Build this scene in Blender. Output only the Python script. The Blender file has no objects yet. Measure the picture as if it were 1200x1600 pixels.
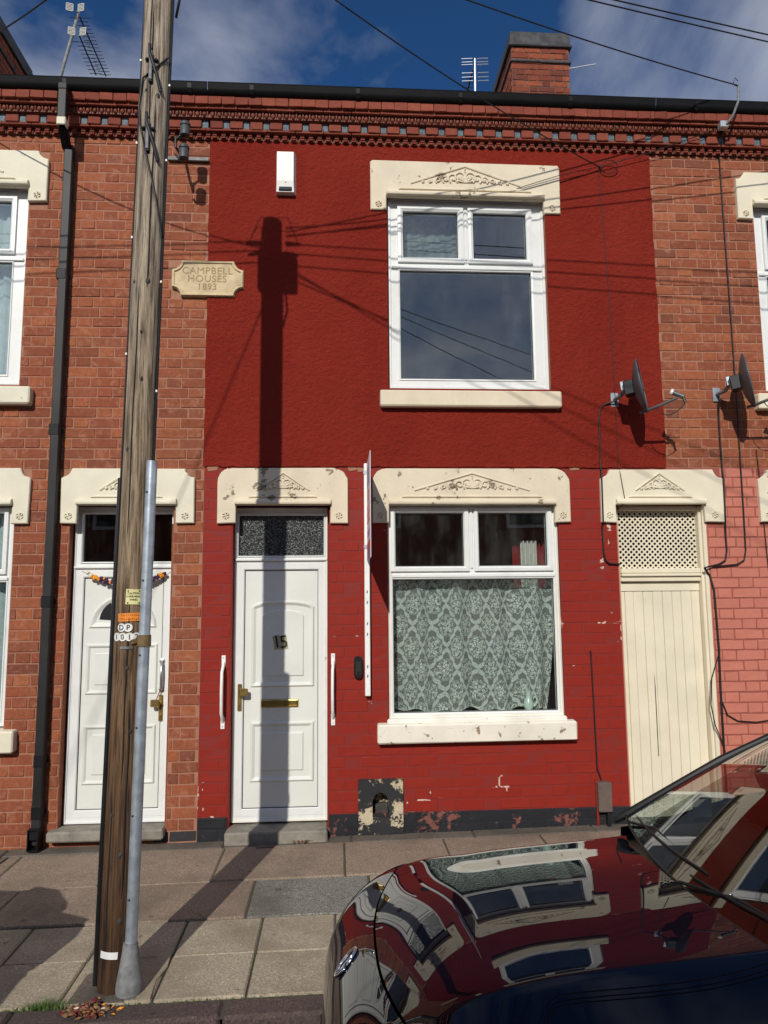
import bpy, math, random
import numpy as np
from mathutils import Vector, Matrix
random.seed(7); RNG = np.random.RandomState(11)
SC = bpy.context.scene; COL = SC.collection
R = math.radians

# ------------------------------------------------------------------ camera
CAM = Vector((0.0, -5.6, 1.62)); FPX = 1130.0
def cam_axes(yaw, pitch, roll):
    cy, sy, cp, sp, cr, sr = math.cos(yaw), math.sin(yaw), math.cos(pitch), math.sin(pitch), math.cos(roll), math.sin(roll)
    w = Vector((sy*cp, cy*cp, sp)); r0 = Vector((cy, -sy, 0)); u0 = r0.cross(w)
    return cr*r0+sr*u0, -sr*r0+cr*u0, w
CR, CU, CW = cam_axes(R(3.70), R(6.83), R(-0.53))
cd = bpy.data.cameras.new('camera'); co = bpy.data.objects.new('camera', cd); COL.objects.link(co)
cd.sensor_fit = 'HORIZONTAL'; cd.sensor_width = 36; cd.lens = 36*FPX/1200; cd.clip_end = 2000; cd.clip_start = 0.05
co.matrix_world = Matrix(((CR.x, CU.x, -CW.x, CAM.x), (CR.y, CU.y, -CW.y, CAM.y), (CR.z, CU.z, -CW.z, CAM.z), (0, 0, 0, 1)))
SC.camera = co

# ------------------------------------------------------------------ light
SUN_AZ, SUN_EL = R(14.9), R(31.3)
SKY_STRENGTH, SUN_STRENGTH, EXPOSURE = 0.078, 3.6, 0.0
CLOUD = (-1.5605380014230494, 1.2470404631543337, 0)
world = bpy.data.worlds.new('World'); SC.world = world; world.use_nodes = True
wt = world.node_tree; wt.nodes.clear()
def wn(t, **k):
    n = wt.nodes.new(t)
    for a, b in k.items(): setattr(n, a, b)
    return n
sky = wn('ShaderNodeTexSky', sky_type='NISHITA', sun_disc=False, sun_elevation=SUN_EL, sun_rotation=math.pi+SUN_AZ, air_density=0.8, dust_density=0.25, ozone_density=5.0)
tc = wn('ShaderNodeTexCoord'); sep = wn('ShaderNodeSeparateXYZ'); wt.links.new(tc.outputs['Generated'], sep.inputs[0])
mx = wn('ShaderNodeMath', operation='MAXIMUM'); wt.links.new(sep.outputs['Z'], mx.inputs[0]); mx.inputs[1].default_value = 0.06
dv = wn('ShaderNodeVectorMath', operation='DIVIDE'); wt.links.new(tc.outputs['Generated'], dv.inputs[0]); wt.links.new(mx.outputs[0], dv.inputs[1])
mp = wn('ShaderNodeMapping'); wt.links.new(dv.outputs[0], mp.inputs[0]); mp.inputs['Location'].default_value = CLOUD; mp.inputs['Scale'].default_value = (1.0, 0.75, 1.0)
nz = wn('ShaderNodeTexNoise'); nz.inputs['Scale'].default_value = 1.05; nz.inputs['Detail'].default_value = 7; nz.inputs['Roughness'].default_value = 0.55; nz.inputs['Distortion'].default_value = 0.35
wt.links.new(mp.outputs[0], nz.inputs['Vector'])
rp = wn('ShaderNodeValToRGB'); rp.color_ramp.elements[0].position = 0.47; rp.color_ramp.elements[1].position = 0.98
low = wn('ShaderNodeMapRange'); wt.links.new(sep.outputs['Z'], low.inputs[0]); low.inputs[1].default_value = 0.60; low.inputs[2].default_value = 0.10; low.inputs[3].default_value = 0.0; low.inputs[4].default_value = 0.34   # cloud banks close up towards the horizon
cov = wn('ShaderNodeMath', operation='ADD'); wt.links.new(nz.outputs[0], cov.inputs[0]); wt.links.new(low.outputs[0], cov.inputs[1]); wt.links.new(cov.outputs[0], rp.inputs[0])
tint = wn('ShaderNodeMix', data_type='RGBA', blend_type='MULTIPLY'); tint.inputs[0].default_value = 1.0
wt.links.new(sky.outputs[0], tint.inputs[6]); tint.inputs[7].default_value = (0.38, 0.74, 1.0, 1)
mixc = wn('ShaderNodeMix', data_type='RGBA'); wt.links.new(rp.outputs[0], mixc.inputs[0]); wt.links.new(tint.outputs[2], mixc.inputs[6]); mixc.inputs[7].default_value = (13.6, 13.6, 14.0, 1)
bg = wn('ShaderNodeBackground'); bg.inputs[1].default_value = SKY_STRENGTH; wt.links.new(mixc.outputs[2], bg.inputs[0])
wo = wn('ShaderNodeOutputWorld'); wt.links.new(bg.outputs[0], wo.inputs[0])
sd = bpy.data.lights.new('sun', 'SUN'); sd.energy = SUN_STRENGTH; sd.angle = R(0.53); sd.color = (1.0, 0.96, 0.885)
so = bpy.data.objects.new('sun', sd); COL.objects.link(so)
SUNDIR = Vector((math.sin(SUN_AZ)*math.cos(SUN_EL), math.cos(SUN_AZ)*math.cos(SUN_EL), -math.sin(SUN_EL)))
so.rotation_euler = SUNDIR.to_track_quat('-Z', 'Y').to_euler(); so.location = (-4, -14, 12)
vs = SC.view_settings; vs.view_transform = 'Standard'; vs.look = 'None'; vs.exposure = EXPOSURE; vs.gamma = 1.0; vs.use_curve_mapping = False

# ------------------------------------------------------------------ helpers
def pj(x, z, p):
    """facade-plane reading (x, z) of a thing that stands p metres proud of the wall"""
    k = (5.6-p)/5.6
    return x*k, 1.62+(z-1.62)*k
def pz(z, p): return pj(0, z, p)[1]
def px_(x, p): return pj(x, 0, p)[0]
def zg(x, y): return -0.112+0.012*x+0.02*y        # pavement surface
def inset(poly, d):
    n = len(poly); out = []
    for i in range(n):
        p0, p1, p2 = poly[i-1], poly[i], poly[(i+1) % n]
        a = (p1[0]-p0[0], p1[1]-p0[1]); b = (p2[0]-p1[0], p2[1]-p1[1])
        la = math.hypot(*a) or 1e-9; lb = math.hypot(*b) or 1e-9
        na = (-a[1]/la, a[0]/la); nb = (-b[1]/lb, b[0]/lb)
        m = (na[0]+nb[0], na[1]+nb[1]); q = m[0]*m[0]+m[1]*m[1]
        k = 2/q if q > 0.3 else 2/0.3
        out.append((p1[0]+m[0]*k*d*1.0, p1[1]+m[1]*k*d*1.0) if False else (p1[0]+m[0]*d*2/max(q, 0.3), p1[1]+m[1]*d*2/max(q, 0.3)))
    return out
def rect(x0, x1, z0, z1): return [(x0, z0), (x1, z0), (x1, z1), (x0, z1)]
class MB:
    def __init__(s): s.v = []; s.f = []
    def add(s, vs, fs):
        o = len(s.v); s.v += [tuple(p) for p in vs]; s.f += [tuple(i+o for i in f) for f in fs]; return s
    def merge(s, mb, M=None):
        return s.add([M @ Vector(p) for p in mb.v] if M else mb.v, mb.f)
    def box(s, x0, x1, y0, y1, z0, z1, b=0.0, j=0.0):
        b = min(b, (x1-x0)*.45, (y1-y0)*.45, (z1-z0)*.45)
        if b <= 0:
            return s.add([(x, y, z) for z in (z0, z1) for y in (y0, y1) for x in (x0, x1)],
                         [(0, 1, 5, 4), (3, 2, 6, 7), (2, 0, 4, 6), (1, 3, 7, 5), (4, 5, 7, 6), (2, 3, 1, 0)])
        X = (x0, x1); Y = (y0, y1); Z = (z0, z1); vs = []; idx = {}
        for i in (0, 1):
            for jj in (0, 1):
                for k in (0, 1):
                    sx, sy, sz = (1-2*i)*b, (1-2*jj)*b, (1-2*k)*b
                    for ax in range(3):
                        p = [X[i]+(0 if ax == 0 else sx), Y[jj]+(0 if ax == 1 else sy), Z[k]+(0 if ax == 2 else sz)]
                        if j: p = [c+random.uniform(-j, j) for c in p]
                        idx[i, jj, k, ax] = len(vs); vs.append(p)
        g = idx; fs = []
        for c in (0, 1):
            q = [g[c, 0, 0, 0], g[c, 1, 0, 0], g[c, 1, 1, 0], g[c, 0, 1, 0]]; fs.append(q if c else q[::-1])
            q = [g[0, c, 0, 1], g[1, c, 0, 1], g[1, c, 1, 1], g[0, c, 1, 1]]; fs.append(q[::-1] if c else q)
            q = [g[0, 0, c, 2], g[1, 0, c, 2], g[1, 1, c, 2], g[0, 1, c, 2]]; fs.append(q if c else q[::-1])
        for a in (0, 1):
            for c in (0, 1):
                q = [g[a, c, 0, 0], g[a, c, 0, 1], g[a, c, 1, 1], g[a, c, 1, 0]]; fs.append(q if (a+c) % 2 else q[::-1])
                q = [g[a, 0, c, 0], g[a, 1, c, 0], g[a, 1, c, 2], g[a, 0, c, 2]]; fs.append(q if (a+c) % 2 else q[::-1])
                q = [g[0, a, c, 1], g[0, a, c, 2], g[1, a, c, 2], g[1, a, c, 1]]; fs.append(q if (a+c) % 2 else q[::-1])
        for i in (0, 1):
            for jj in (0, 1):
                for k in (0, 1):
                    q = [g[i, jj, k, 0], g[i, jj, k, 1], g[i, jj, k, 2]]; fs.append(q if (i+jj+k) % 2 else q[::-1])
        return s.add(vs, fs)
    def prism(s, poly, yf, yb, b=0.0):
        """xz polygon (counter-clockwise seen from the camera) with its front at yf and its back at yb"""
        n = len(poly); loops = []
        if b > 0: loops.append([(p[0], yf, p[1]) for p in inset(poly, b)]); loops.append([(p[0], yf+b, p[1]) for p in poly])
        else: loops.append([(p[0], yf, p[1]) for p in poly])
        loops.append([(p[0], yb, p[1]) for p in poly])
        vs = sum(loops, []); fs = [tuple(range(n))]
        for L in range(len(loops)-1):
            for i in range(n):
                a, c = L*n+i, L*n+(i+1) % n; fs.append((a, a+n, c+n, c))
        fs.append(tuple(reversed(range((len(loops)-1)*n, len(loops)*n))))
        return s.add(vs, fs)
    def ring(s, poly, prof, closed=True):
        """sweep (inset, y) profile round an xz polygon"""
        n = len(poly); loops = [[(p[0], y, p[1]) for p in inset(poly, d)] for d, y in prof]; m = len(loops)
        vs = sum(loops, []); fs = []
        for L in range(m if closed else m-1):
            L2 = (L+1) % m
            for i in range(n):
                k = (i+1) % n; fs.append((L*n+i, L*n+k, L2*n+k, L2*n+i))
        return s.add(vs, fs)
    def extr_x(s, poly, x0, x1):
        n = len(poly); vs = [(x0, y, z) for y, z in poly]+[(x1, y, z) for y, z in poly]
        fs = [(i, (i+1) % n, n+(i+1) % n, n+i) for i in range(n)]+[tuple(reversed(range(n))), tuple(range(n, 2*n))]
        return s.add(vs, fs)
    def tube(s, path, r, n=8, cap=True):
        path = [Vector(p) for p in path]; m = len(path); vs = []; fs = []
        t = (path[1]-path[0]).normalized(); u = t.orthogonal().normalized()
        for i, p in enumerate(path):
            if 0 < i < m-1: tn = ((path[i+1]-p).normalized()+(p-path[i-1]).normalized())
            elif i == 0: tn = path[1]-p
            else: tn = p-path[i-1]
            tn = tn.normalized() if tn.length > 1e-9 else t
            u = (u-tn*u.dot(tn)).normalized(); w = tn.cross(u); rr = r[i] if isinstance(r, (list, tuple)) else r
            for k in range(n):
                a = 2*math.pi*k/n; vs.append(p+u*math.cos(a)*rr+w*math.sin(a)*rr)
        for i in range(m-1):
            for k in range(n):
                k2 = (k+1) % n; fs.append((i*n+k, i*n+k2, (i+1)*n+k2, (i+1)*n+k))
        if cap: fs += [tuple(reversed(range(n))), tuple(range((m-1)*n, m*n))]
        return s.add(vs, fs)
    def lathe(s, prof, n=20, M=None):
        """(radius, height) profile round the local z axis"""
        vs = []; fs = []; m = len(prof)
        for r, z in prof:
            for k in range(n):
                a = 2*math.pi*k/n; vs.append(Vector((r*math.cos(a), r*math.sin(a), z)))
        if M: vs = [M @ p for p in vs]
        for i in range(m-1):
            for k in range(n):
                k2 = (k+1) % n; fs.append((i*n+k, i*n+k2, (i+1)*n+k2, (i+1)*n+k))
        fs += [tuple(reversed(range(n))), tuple(range((m-1)*n, m*n))]
        return s.add(vs, fs)
    def ball(s, c, rx, ry=None, rz=None, n=8, m=5, jit=0):
        ry = ry or rx; rz = rz or rx; vs = [(c[0], c[1], c[2]+rz)]
        for i in range(1, m):
            th = math.pi*i/m
            for k in range(n):
                a = 2*math.pi*k/n; q = 1+random.uniform(-jit, jit)
                vs.append((c[0]+rx*q*math.sin(th)*math.cos(a), c[1]+ry*q*math.sin(th)*math.sin(a), c[2]+rz*q*math.cos(th)))
        vs.append((c[0], c[1], c[2]-rz)); fs = [(0, 1+k, 1+(k+1) % n) for k in range(n)]
        for i in range(m-2):
            for k in range(n):
                a = 1+i*n+k; b = 1+i*n+(k+1) % n; fs.append((a, a+n, b+n, b))
        L = len(vs)-1; o = 1+(m-2)*n
        fs += [(L, o+(k+1) % n, o+k) for k in range(n)]
        return s.add(vs, fs)
    def grid(s, fn, nu, nv):
        vs = [fn(i/nu, j/nv) for i in range(nu+1) for j in range(nv+1)]
        return s.add(vs, [(i*(nv+1)+j, (i+1)*(nv+1)+j, (i+1)*(nv+1)+j+1, i*(nv+1)+j+1) for i in range(nu) for j in range(nv)])
    def mesh(s, name, mat=None, smooth=None):
        me = bpy.data.meshes.new(name); me.from_pydata(s.v, [], s.f); me.update()
        if mat: me.materials.append(mat)
        if smooth is not None:
            me.polygons.foreach_set('use_smooth', [True]*len(me.polygons))
            if smooth < 179: me.set_sharp_from_angle(angle=R(smooth))
        return me
    def build(s, name, mat, parent=None, smooth=None):
        return link(name, s.mesh(name, mat, smooth), parent)
def link(name, data, parent=None, loc=None):
    o = bpy.data.objects.new(name, data); COL.objects.link(o)
    if loc is not None: o.location = loc
    if parent is not None: adopt(o, parent)
    return o
BASE = {}
def adopt(o, parent):
    o.parent = parent; root = parent
    while root.parent: root = root.parent
    if parent is root and root.name in BASE: o.matrix_parent_inverse = Matrix.Translation(-BASE[root.name])
def thing(name, label, cat, loc=(0, 0, 0), group=None):
    o = bpy.data.objects.new(name, None); COL.objects.link(o); o.location = loc; o.empty_display_size = 0.2
    BASE[o.name] = Vector(loc); return tag(o, label, cat, group)
def tag(o, label, cat, group=None, kind=None):
    if label: o['label'] = label
    if cat: o['category'] = cat
    if group: o['group'] = group
    if kind: o['kind'] = kind
    return o
def text_mb(body, size, ext, M, spacing=1.0, align='CENTER'):
    cu = bpy.data.curves.new('lettering', 'FONT'); cu.body = body; cu.size = size; cu.extrude = ext; cu.align_x = align; cu.align_y = 'CENTER'; cu.space_character = spacing; cu.resolution_u = 3
    ob = bpy.data.objects.new('lettering', cu); COL.objects.link(ob); dg = bpy.context.evaluated_depsgraph_get()
    me = bpy.data.meshes.new_from_object(ob.evaluated_get(dg)); mb = MB()
    mb.add([M @ v.co for v in me.vertices], [tuple(p.vertices) for p in me.polygons])
    bpy.data.objects.remove(ob); bpy.data.curves.remove(cu); bpy.data.meshes.remove(me)
    return mb
FRONT = Matrix(((1, 0, 0, 0), (0, 0, -1, 0), (0, 1, 0, 0), (0, 0, 0, 1)))      # xy text -> facing the camera (-y)
def spline(xs, ys):
    xs = np.array(xs, float); ys = np.array(ys, float); n = len(xs); h = np.diff(xs); A = np.eye(n); b = np.zeros(n)
    for i in range(1, n-1):
        A[i, i-1], A[i, i], A[i, i+1] = h[i-1], 2*(h[i-1]+h[i]), h[i]; b[i] = 6*((ys[i+1]-ys[i])/h[i]-(ys[i]-ys[i-1])/h[i-1])
    m = np.linalg.solve(A, b)
    def f(x):
        x = min(max(x, xs[0]), xs[-1]); i = min(max(int(np.searchsorted(xs, x))-1, 0), n-2); t = x-xs[i]; H = h[i]
        return float(ys[i]+t*((ys[i+1]-ys[i])/H-H*(2*m[i]+m[i+1])/6)+t*t*m[i]/2+t**3*(m[i+1]-m[i])/(6*H))
    return f

# ------------------------------------------------------------------ materials
class NT:
    def __init__(s, name):
        s.m = bpy.data.materials.new(name); s.m.use_nodes = True; s.t = s.m.node_tree
        s.b = s.t.nodes['Principled BSDF']; s.o = s.t.nodes['Material Output']
    def n(s, t, _in=None, **k):
        x = s.t.nodes.new(t)
        for a, b in k.items(): setattr(x, a, b)
        for a, b in (_in or {}).items(): s.put(x.inputs[a], b)
        return x
    def put(s, sock, v):
        if hasattr(v, 'is_linked') or isinstance(v, bpy.types.NodeSocket): s.t.links.new(v, sock)
        elif isinstance(v, (tuple, list)) and sock.type == 'RGBA' and len(v) == 3: sock.default_value = (*v, 1)
        else: sock.default_value = v
    def pos(s):
        if not hasattr(s, '_p'): s._p = s.n('ShaderNodeNewGeometry').outputs['Position']
        return s._p
    def rnd(s):
        a = s.n('ShaderNodeObjectInfo').outputs['Random']; b = s.n('ShaderNodeNewGeometry').outputs['Random Per Island']
        return s.math('FRACT', s.math('ADD', a, b))
    def math(s, op, a, b=0.0, c=0.0):
        x = s.n('ShaderNodeMath', operation=op); s.put(x.inputs[0], a); s.put(x.inputs[1], b); s.put(x.inputs[2], c); return x.outputs[0]
    def noise(s, scale, detail=4, rough=.55, vec=None, stretch=None, dist=0):
        v = vec or s.pos()
        if stretch: v = s.n('ShaderNodeVectorMath', {0: v, 1: stretch}, operation='MULTIPLY').outputs[0]
        x = s.n('ShaderNodeTexNoise'); s.put(x.inputs['Vector'], v)
        x.inputs['Scale'].default_value = scale; x.inputs['Detail'].default_value = detail; x.inputs['Roughness'].default_value = rough; x.inputs['Distortion'].default_value = dist
        return x.outputs[0]
    def ramp(s, fac, *stops):
        x = s.n('ShaderNodeValToRGB'); e = x.color_ramp.elements; s.put(x.inputs[0], fac)
        while len(e) < len(stops): e.new(0.5)
        for k, (p, c) in enumerate(stops):
            e[k].position = p; e[k].color = (c, c, c, 1) if isinstance(c, (int, float)) else (*c, 1)
        return x.outputs[0]
    def mix(s, f, a, b, mode='MIX'):
        x = s.n('ShaderNodeMix', data_type='RGBA', blend_type=mode); s.put(x.inputs[0], f); s.put(x.inputs[6], a); s.put(x.inputs[7], b); return x.outputs[2]
    def bump(s, h, strength=.3, dist=.01, normal=None):
        x = s.n('ShaderNodeBump', {'Height': h, 'Strength': strength, 'Distance': dist})
        if normal is not None: s.put(x.inputs['Normal'], normal)
        return x.outputs[0]
    def done(s, col, rough=.7, bump=None, metal=0, coat=0, spec=.4, **k):
        s.put(s.b.inputs['Base Color'], col); s.put(s.b.inputs['Roughness'], rough); s.put(s.b.inputs['Metallic'], metal)
        s.put(s.b.inputs['Coat Weight'], coat); s.b.inputs['Specular IOR Level'].default_value = spec
        if bump is not None: s.put(s.b.inputs['Normal'], bump)
        for a, b in k.items(): s.put(s.b.inputs[a.replace('_', ' ')], b)
        return s.m
def sc(c, k): return tuple(min(1, x*k) for x in c)
def plain(name, c, rough=.6, var=.15, vs=6, bump=.15, bs=90, metal=0, coat=0, spec=.4, dirt=0, dcol=(.12, .09, .06)):
    t = NT(name); col = t.mix(t.ramp(t.noise(vs, 5), (.3, 0), (.7, 1)), sc(c, 1-var), sc(c, 1+var))
    if dirt: col = t.mix(t.math('MULTIPLY', t.ramp(t.noise(3.1, 8, .7), (.5, 0), (.72, 1)), dirt), col, dcol)
    return t.done(col, rough, t.bump(t.noise(bs, 3), bump, .004) if bump else None, metal, coat, spec)
def brick_mat(name, cols, vary, under=None, peel=(.66, .68), soot=.35, spec=.25, pale=0.0):
    t = NT(name); r = t.rnd(); n = len(cols)
    col = t.ramp(r, *[(i/max(1, n-1), c) for i, c in enumerate(cols)])
    col = t.mix(t.math('MULTIPLY', t.ramp(t.noise(28, 6, .65), (.3, 0), (.75, 1)), vary), col, sc(cols[0], .42))
    col = t.mix(t.math('MULTIPLY', t.ramp(t.noise(1.3, 5), (.42, 0), (.75, 1)), soot), col, sc(cols[0], .5))
    if pale: col = t.mix(t.math('MULTIPLY', t.ramp(t.noise(13, 8, .75, dist=.8), (.52, 0), (.72, 1)), pale), col, (.48, .235, .150))
    h = t.noise(140, 5, .7)
    if under:
        k = t.ramp(t.math('ADD', t.math('MULTIPLY', t.noise(2.1, 3), .55), t.math('MULTIPLY', t.noise(24, 7, .65), .45)), (peel[0], 0), (peel[1], 1))
        col = t.mix(k, col, t.mix(t.noise(45, 4), under, sc(under, .6)))
    return t.done(col, .82 if not under else .6, t.bump(h, .45, .003), spec=spec)
def peel_mat(name, paint, under, lo=.60, hi=.62, scale=9, var=.07, rough=.62, bump=.5, grime=.3, fine=26):
    t = NT(name); col = t.mix(t.ramp(t.noise(4, 5), (.3, 0), (.7, 1)), sc(paint, 1-var), sc(paint, 1+var))
    col = t.mix(t.math('MULTIPLY', t.ramp(t.noise(2.3, 8, .7, stretch=(1, 1, .35)), (.5, 0), (.78, 1)), grime), col, (.30, .25, .17))
    k = t.ramp(t.math('ADD', t.math('MULTIPLY', t.noise(scale, 3), .6), t.math('MULTIPLY', t.noise(fine, 8, .7), .4)), (lo, 0), (hi, 1))
    col = t.mix(k, col, t.mix(t.noise(60, 3), under, sc(under, .55)))
    h = t.math('SUBTRACT', t.math('ADD', t.math('MULTIPLY', t.noise(70, 5, .65), .35), t.math('MULTIPLY', t.noise(16, 6, .6), .8)), k)
    return t.done(col, rough, t.bump(h, bump, .004), spec=.3)
M = {}
M['brick'] = brick_mat('red brick', [(.235, .068, .034), (.325, .088, .040), (.275, .077, .038), (.38, .112, .048), (.30, .088, .045), (.41, .130, .055), (.19, .060, .037)], .55, soot=.32, pale=.60)
M['brick_hot'] = brick_mat('orange brick', [(.17, .038, .022), (.36, .088, .038), (.27, .066, .032), (.40, .10, .042), (.22, .05, .028), (.12, .04, .028)], .55, soot=.6)
M['brick_blue'] = brick_mat('blue brick', [(.028, .028, .034), (.06, .052, .058), (.045, .043, .05), (.085, .05, .05)], .4)
M['paint_brick'] = brick_mat('red masonry paint', [(.246, .0205, .0120), (.256, .0216, .0127), (.251, .0210, .0123)], .05, under=(.40, .10, .055), peel=(.672, .688), soot=.05, spec=.16)
M['pink_brick'] = brick_mat('pink masonry paint', [(.52, .172, .120), (.56, .190, .132), (.54, .180, .126)], .18, under=(.34, .12, .08), peel=(.65, .68), soot=.22, spec=.3)
M['black_brick'] = brick_mat('black plinth paint', [(.016, .017, .021), (.022, .023, .027)], .3, under=(.24, .09, .07), peel=(.555, .58), soot=.1)
t = NT('lime mortar'); M['mortar'] = t.done(t.mix(t.noise(22, 5), (.41, .205, .130), (.27, .115, .072)), .9, t.bump(t.noise(160, 4), .5, .003))
t = NT('dark mortar'); M['mortar_dark'] = t.done(t.mix(t.noise(22, 5), (.20, .15, .12), (.10, .075, .06)), .9, t.bump(t.noise(160, 4), .5, .003))
t = NT('painted mortar'); k = t.ramp(t.math('ADD', t.math('MULTIPLY', t.noise(2.6, 4), .6), t.math('MULTIPLY', t.noise(16, 5), .4)), (.615, 0), (.63, 1))
M['paint_mortar'] = t.done(t.mix(k, (.205, .0150, .0095), (.62, .45, .36)), .7, t.bump(t.noise(120, 4), .4, .003))
t = NT('pink painted mortar'); M['pink_mortar'] = t.done(t.mix(t.noise(20, 6), (.36, .10, .068), (.20, .055, .04)), .8)
t = NT('red roughcast render'); big = t.noise(85, 6, .6); fine = t.noise(260, 3)
col = t.mix(t.ramp(t.noise(1.6, 6), (.3, 0), (.7, 1)), (.248, .0228, .0128), (.298, .0295, .0165))
col = t.mix(t.math('MULTIPLY', t.ramp(t.noise(1.1, 5, stretch=(1, 1, .3)), (.52, 0), (.8, 1)), .30), col, (.14, .009, .006))
st_ = t.noise(3.5, 7, .7, stretch=(1, 1, .10)); col = t.mix(t.ramp(st_, (.55, 0), (.80, .40)), col, (.33, .045, .028)); col = t.mix(t.ramp(t.noise(2.2, 6, .7, stretch=(1, 1, .16)), (.56, 0), (.74, .45)), col, (.15, .012, .008))
M['render'] = t.done(col, .75, t.bump(t.math('ADD', big, t.math('ADD', t.math('MULTIPLY', fine, .5), t.math('MULTIPLY', t.noise(30, 4), 1.3))), 1.0, .018), spec=.12)
M['hood_m'] = peel_mat('weathered cream paint', (.69, .60, .45), (.36, .27, .18), .600, .612, 6, grime=.28, bump=.9)
M['hood_l'] = peel_mat('smooth cream paint', (.72, .67, .52), (.45, .36, .25), .66, .672, 8, grime=.12, bump=.5)
M['hood_r'] = peel_mat('yellow cream paint', (.73, .66, .50), (.42, .30, .2), .645, .657, 8, grime=.14, bump=.5)
M['sill_low'] = peel_mat('flaking white sill paint', (.76, .71, .60), (.40, .28, .19), .602, .615, 11, grime=.15, bump=.8)
M['sill_up'] = peel_mat('cream sill paint', (.72, .62, .46), (.5, .40, .28), .70, .72, 11, grime=.35, bump=.3)
M['upvc'] = plain('white upvc', (.75, .76, .735), .35, .03, 3, .02, dirt=.22, dcol=(.30, .28, .24), spec=.4)
M['upvc_aged'] = peel_mat('aged white frame paint', (.76, .73, .65), (.42, .27, .17), .635, .65, 10, grime=.3, bump=.5)
M['panel_white'] = plain('white door skin', (.71, .715, .66), .4, .04, 2.5, .03, dirt=.14, dcol=(.35, .32, .26))
M['rubber'] = plain('black gasket', (.012, .012, .012), .6, .1, bump=0)
M['dark'] = plain('dark void', (.012, .011, .011), .9, .1, bump=0)
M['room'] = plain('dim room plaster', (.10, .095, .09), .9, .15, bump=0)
M['brass'] = plain('brass', (.50, .36, .12), .32, .25, 25, .1, metal=.9)
M['black_plastic'] = plain('black plastic', (.013, .013, .014), .35, .2, 9, .05)
M['downpipe'] = plain('faded black pipe', (.020, .020, .020), .5, .35, 2.2, .08, dirt=.3, dcol=(.06, .055, .05), spec=.25)
M['gutter'] = plain('black gutter', (.008, .008, .009), .5, .3, 5, .08, dirt=.12, dcol=(.03, .03, .03), spec=.2)
M['stone_step'] = plain('worn step stone', (.235, .215, .175), .85, .25, 14, .5, 110, dirt=.5)
M['plaque'] = plain('buff sandstone', (.58, .46, .28), .85, .20, 12, .45, 130, dirt=.25, dcol=(.34, .24, .13))
M['plaque_letter'] = plain('shade and dirt lettering', (.34, .24, .125), .9, .2, 30, .2)  # letters stand proud; darker stone paints in the shadow and dirt of cut strokes
M['cream_wood'] = peel_mat('cream painted boards', (.73, .66, .50), (.40, .30, .2), .71, .73, 12, grime=.14, bump=.35)
M['slate'] = plain('slate', (.045, .047, .055), .55, .3, 9, .3)
M['galv'] = plain('galvanised steel', (.40, .45, .50), .42, .25, 16, .12, 60, metal=.55, dirt=.2, dcol=(.2, .2, .2))
M['galv_dull'] = plain('dull zinc', (.19, .195, .20), .6, .35, 26, .2, metal=.0, spec=.3)
M['cable'] = plain('black cable', (.011, .011, .012), .5, .2, bump=0)
M['grey_dish'] = plain('grey dish paint', (.085, .088, .095), .38, .12, 8, .03)
M['white_plastic'] = plain('white plastic', (.76, .745, .69), .4, .04, 4, .03, dirt=.08)
M['glazed'] = plain('glazed blue grey block', (.10, .135, .155), .55, .5, 70, .3, 80, spec=.2)
M['terra'] = brick_mat('terracotta', [(.20, .045, .028), (.28, .068, .04), (.24, .055, .033), (.32, .082, .047)], .42, soot=.35)
M['terra_dark'] = plain('glazed dark terracotta', (.15, .034, .017), .5, .5, 20, .4, spec=.25)
M['rust'] = plain('brown meter box', (.13, .095, .08), .5, .2, 14, .2)
M['orange'] = plain('orange tag', (.80, .25, .035), .5, .15, 30, .1)
M['yellow'] = plain('pale yellow plate', (.74, .68, .33), .5, .1, 20, .05)
M['khaki'] = plain('khaki number plate', (.36, .33, .20), .6, .15, 30, .1)
M['ink'] = plain('black ink', (.012, .012, .012), .5, .1, bump=0)
M['white_paint'] = plain('white enamel', (.82, .81, .77), .35, .05, 20, .05)
M['tape'] = plain('brown tape', (.16, .105, .045), .4, .3, 40, .2)
M['sign_white'] = plain('white sign board', (.62, .58, .63), .4, .05, 5, .02)
M['sign_red'] = plain('red sign print', (.60, .06, .05), .4, .1, bump=0)
M['sign_violet'] = plain('violet grey sign print', (.20, .14, .22), .4, .1, bump=0)
M['steel'] = plain('bright steel', (.62, .62, .62), .3, .15, 20, .05, metal=.9)
M['porcelain'] = plain('grey insulator', (.06, .065, .07), .5, .2, 18, .1)
M['alu'] = plain('aluminium', (.66, .67, .68), .35, .12, 15, .05, metal=.7)
M['lead'] = plain('sooty chimney cap', (.055, .055, .058), .8, .45, 9, .5)
t = NT('weathered pole wood'); g1 = t.noise(75, 6, .7, stretch=(1, 1, .045), dist=.2); g2 = t.noise(9, 5, .6, stretch=(1, 1, .12)); sepz = t.n('ShaderNodeSeparateXYZ', {0: t.pos()}).outputs[2]
up = t.ramp(t.math('MULTIPLY', t.math('ADD', sepz, t.math('MULTIPLY', t.noise(2.2, 3), .9)), .2), (.10, (.085, .044, .022)), (.32, (.20, .115, .060)), (.50, (.38, .285, .185)), (.9, (.48, .40, .30)))
col = t.mix(t.ramp(g1, (.38, 1), (.60, 0)), up, t.mix(1.0, up, (.25, .22, .21), 'MULTIPLY'))
col = t.mix(t.ramp(g2, (.46, 0), (.74, .55)), col, (.085, .05, .03))
M['pole'] = t.done(col, .82, t.bump(t.math('ADD', g1, t.math('MULTIPLY', g2, .6)), .9, .008), spec=.25)
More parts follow.
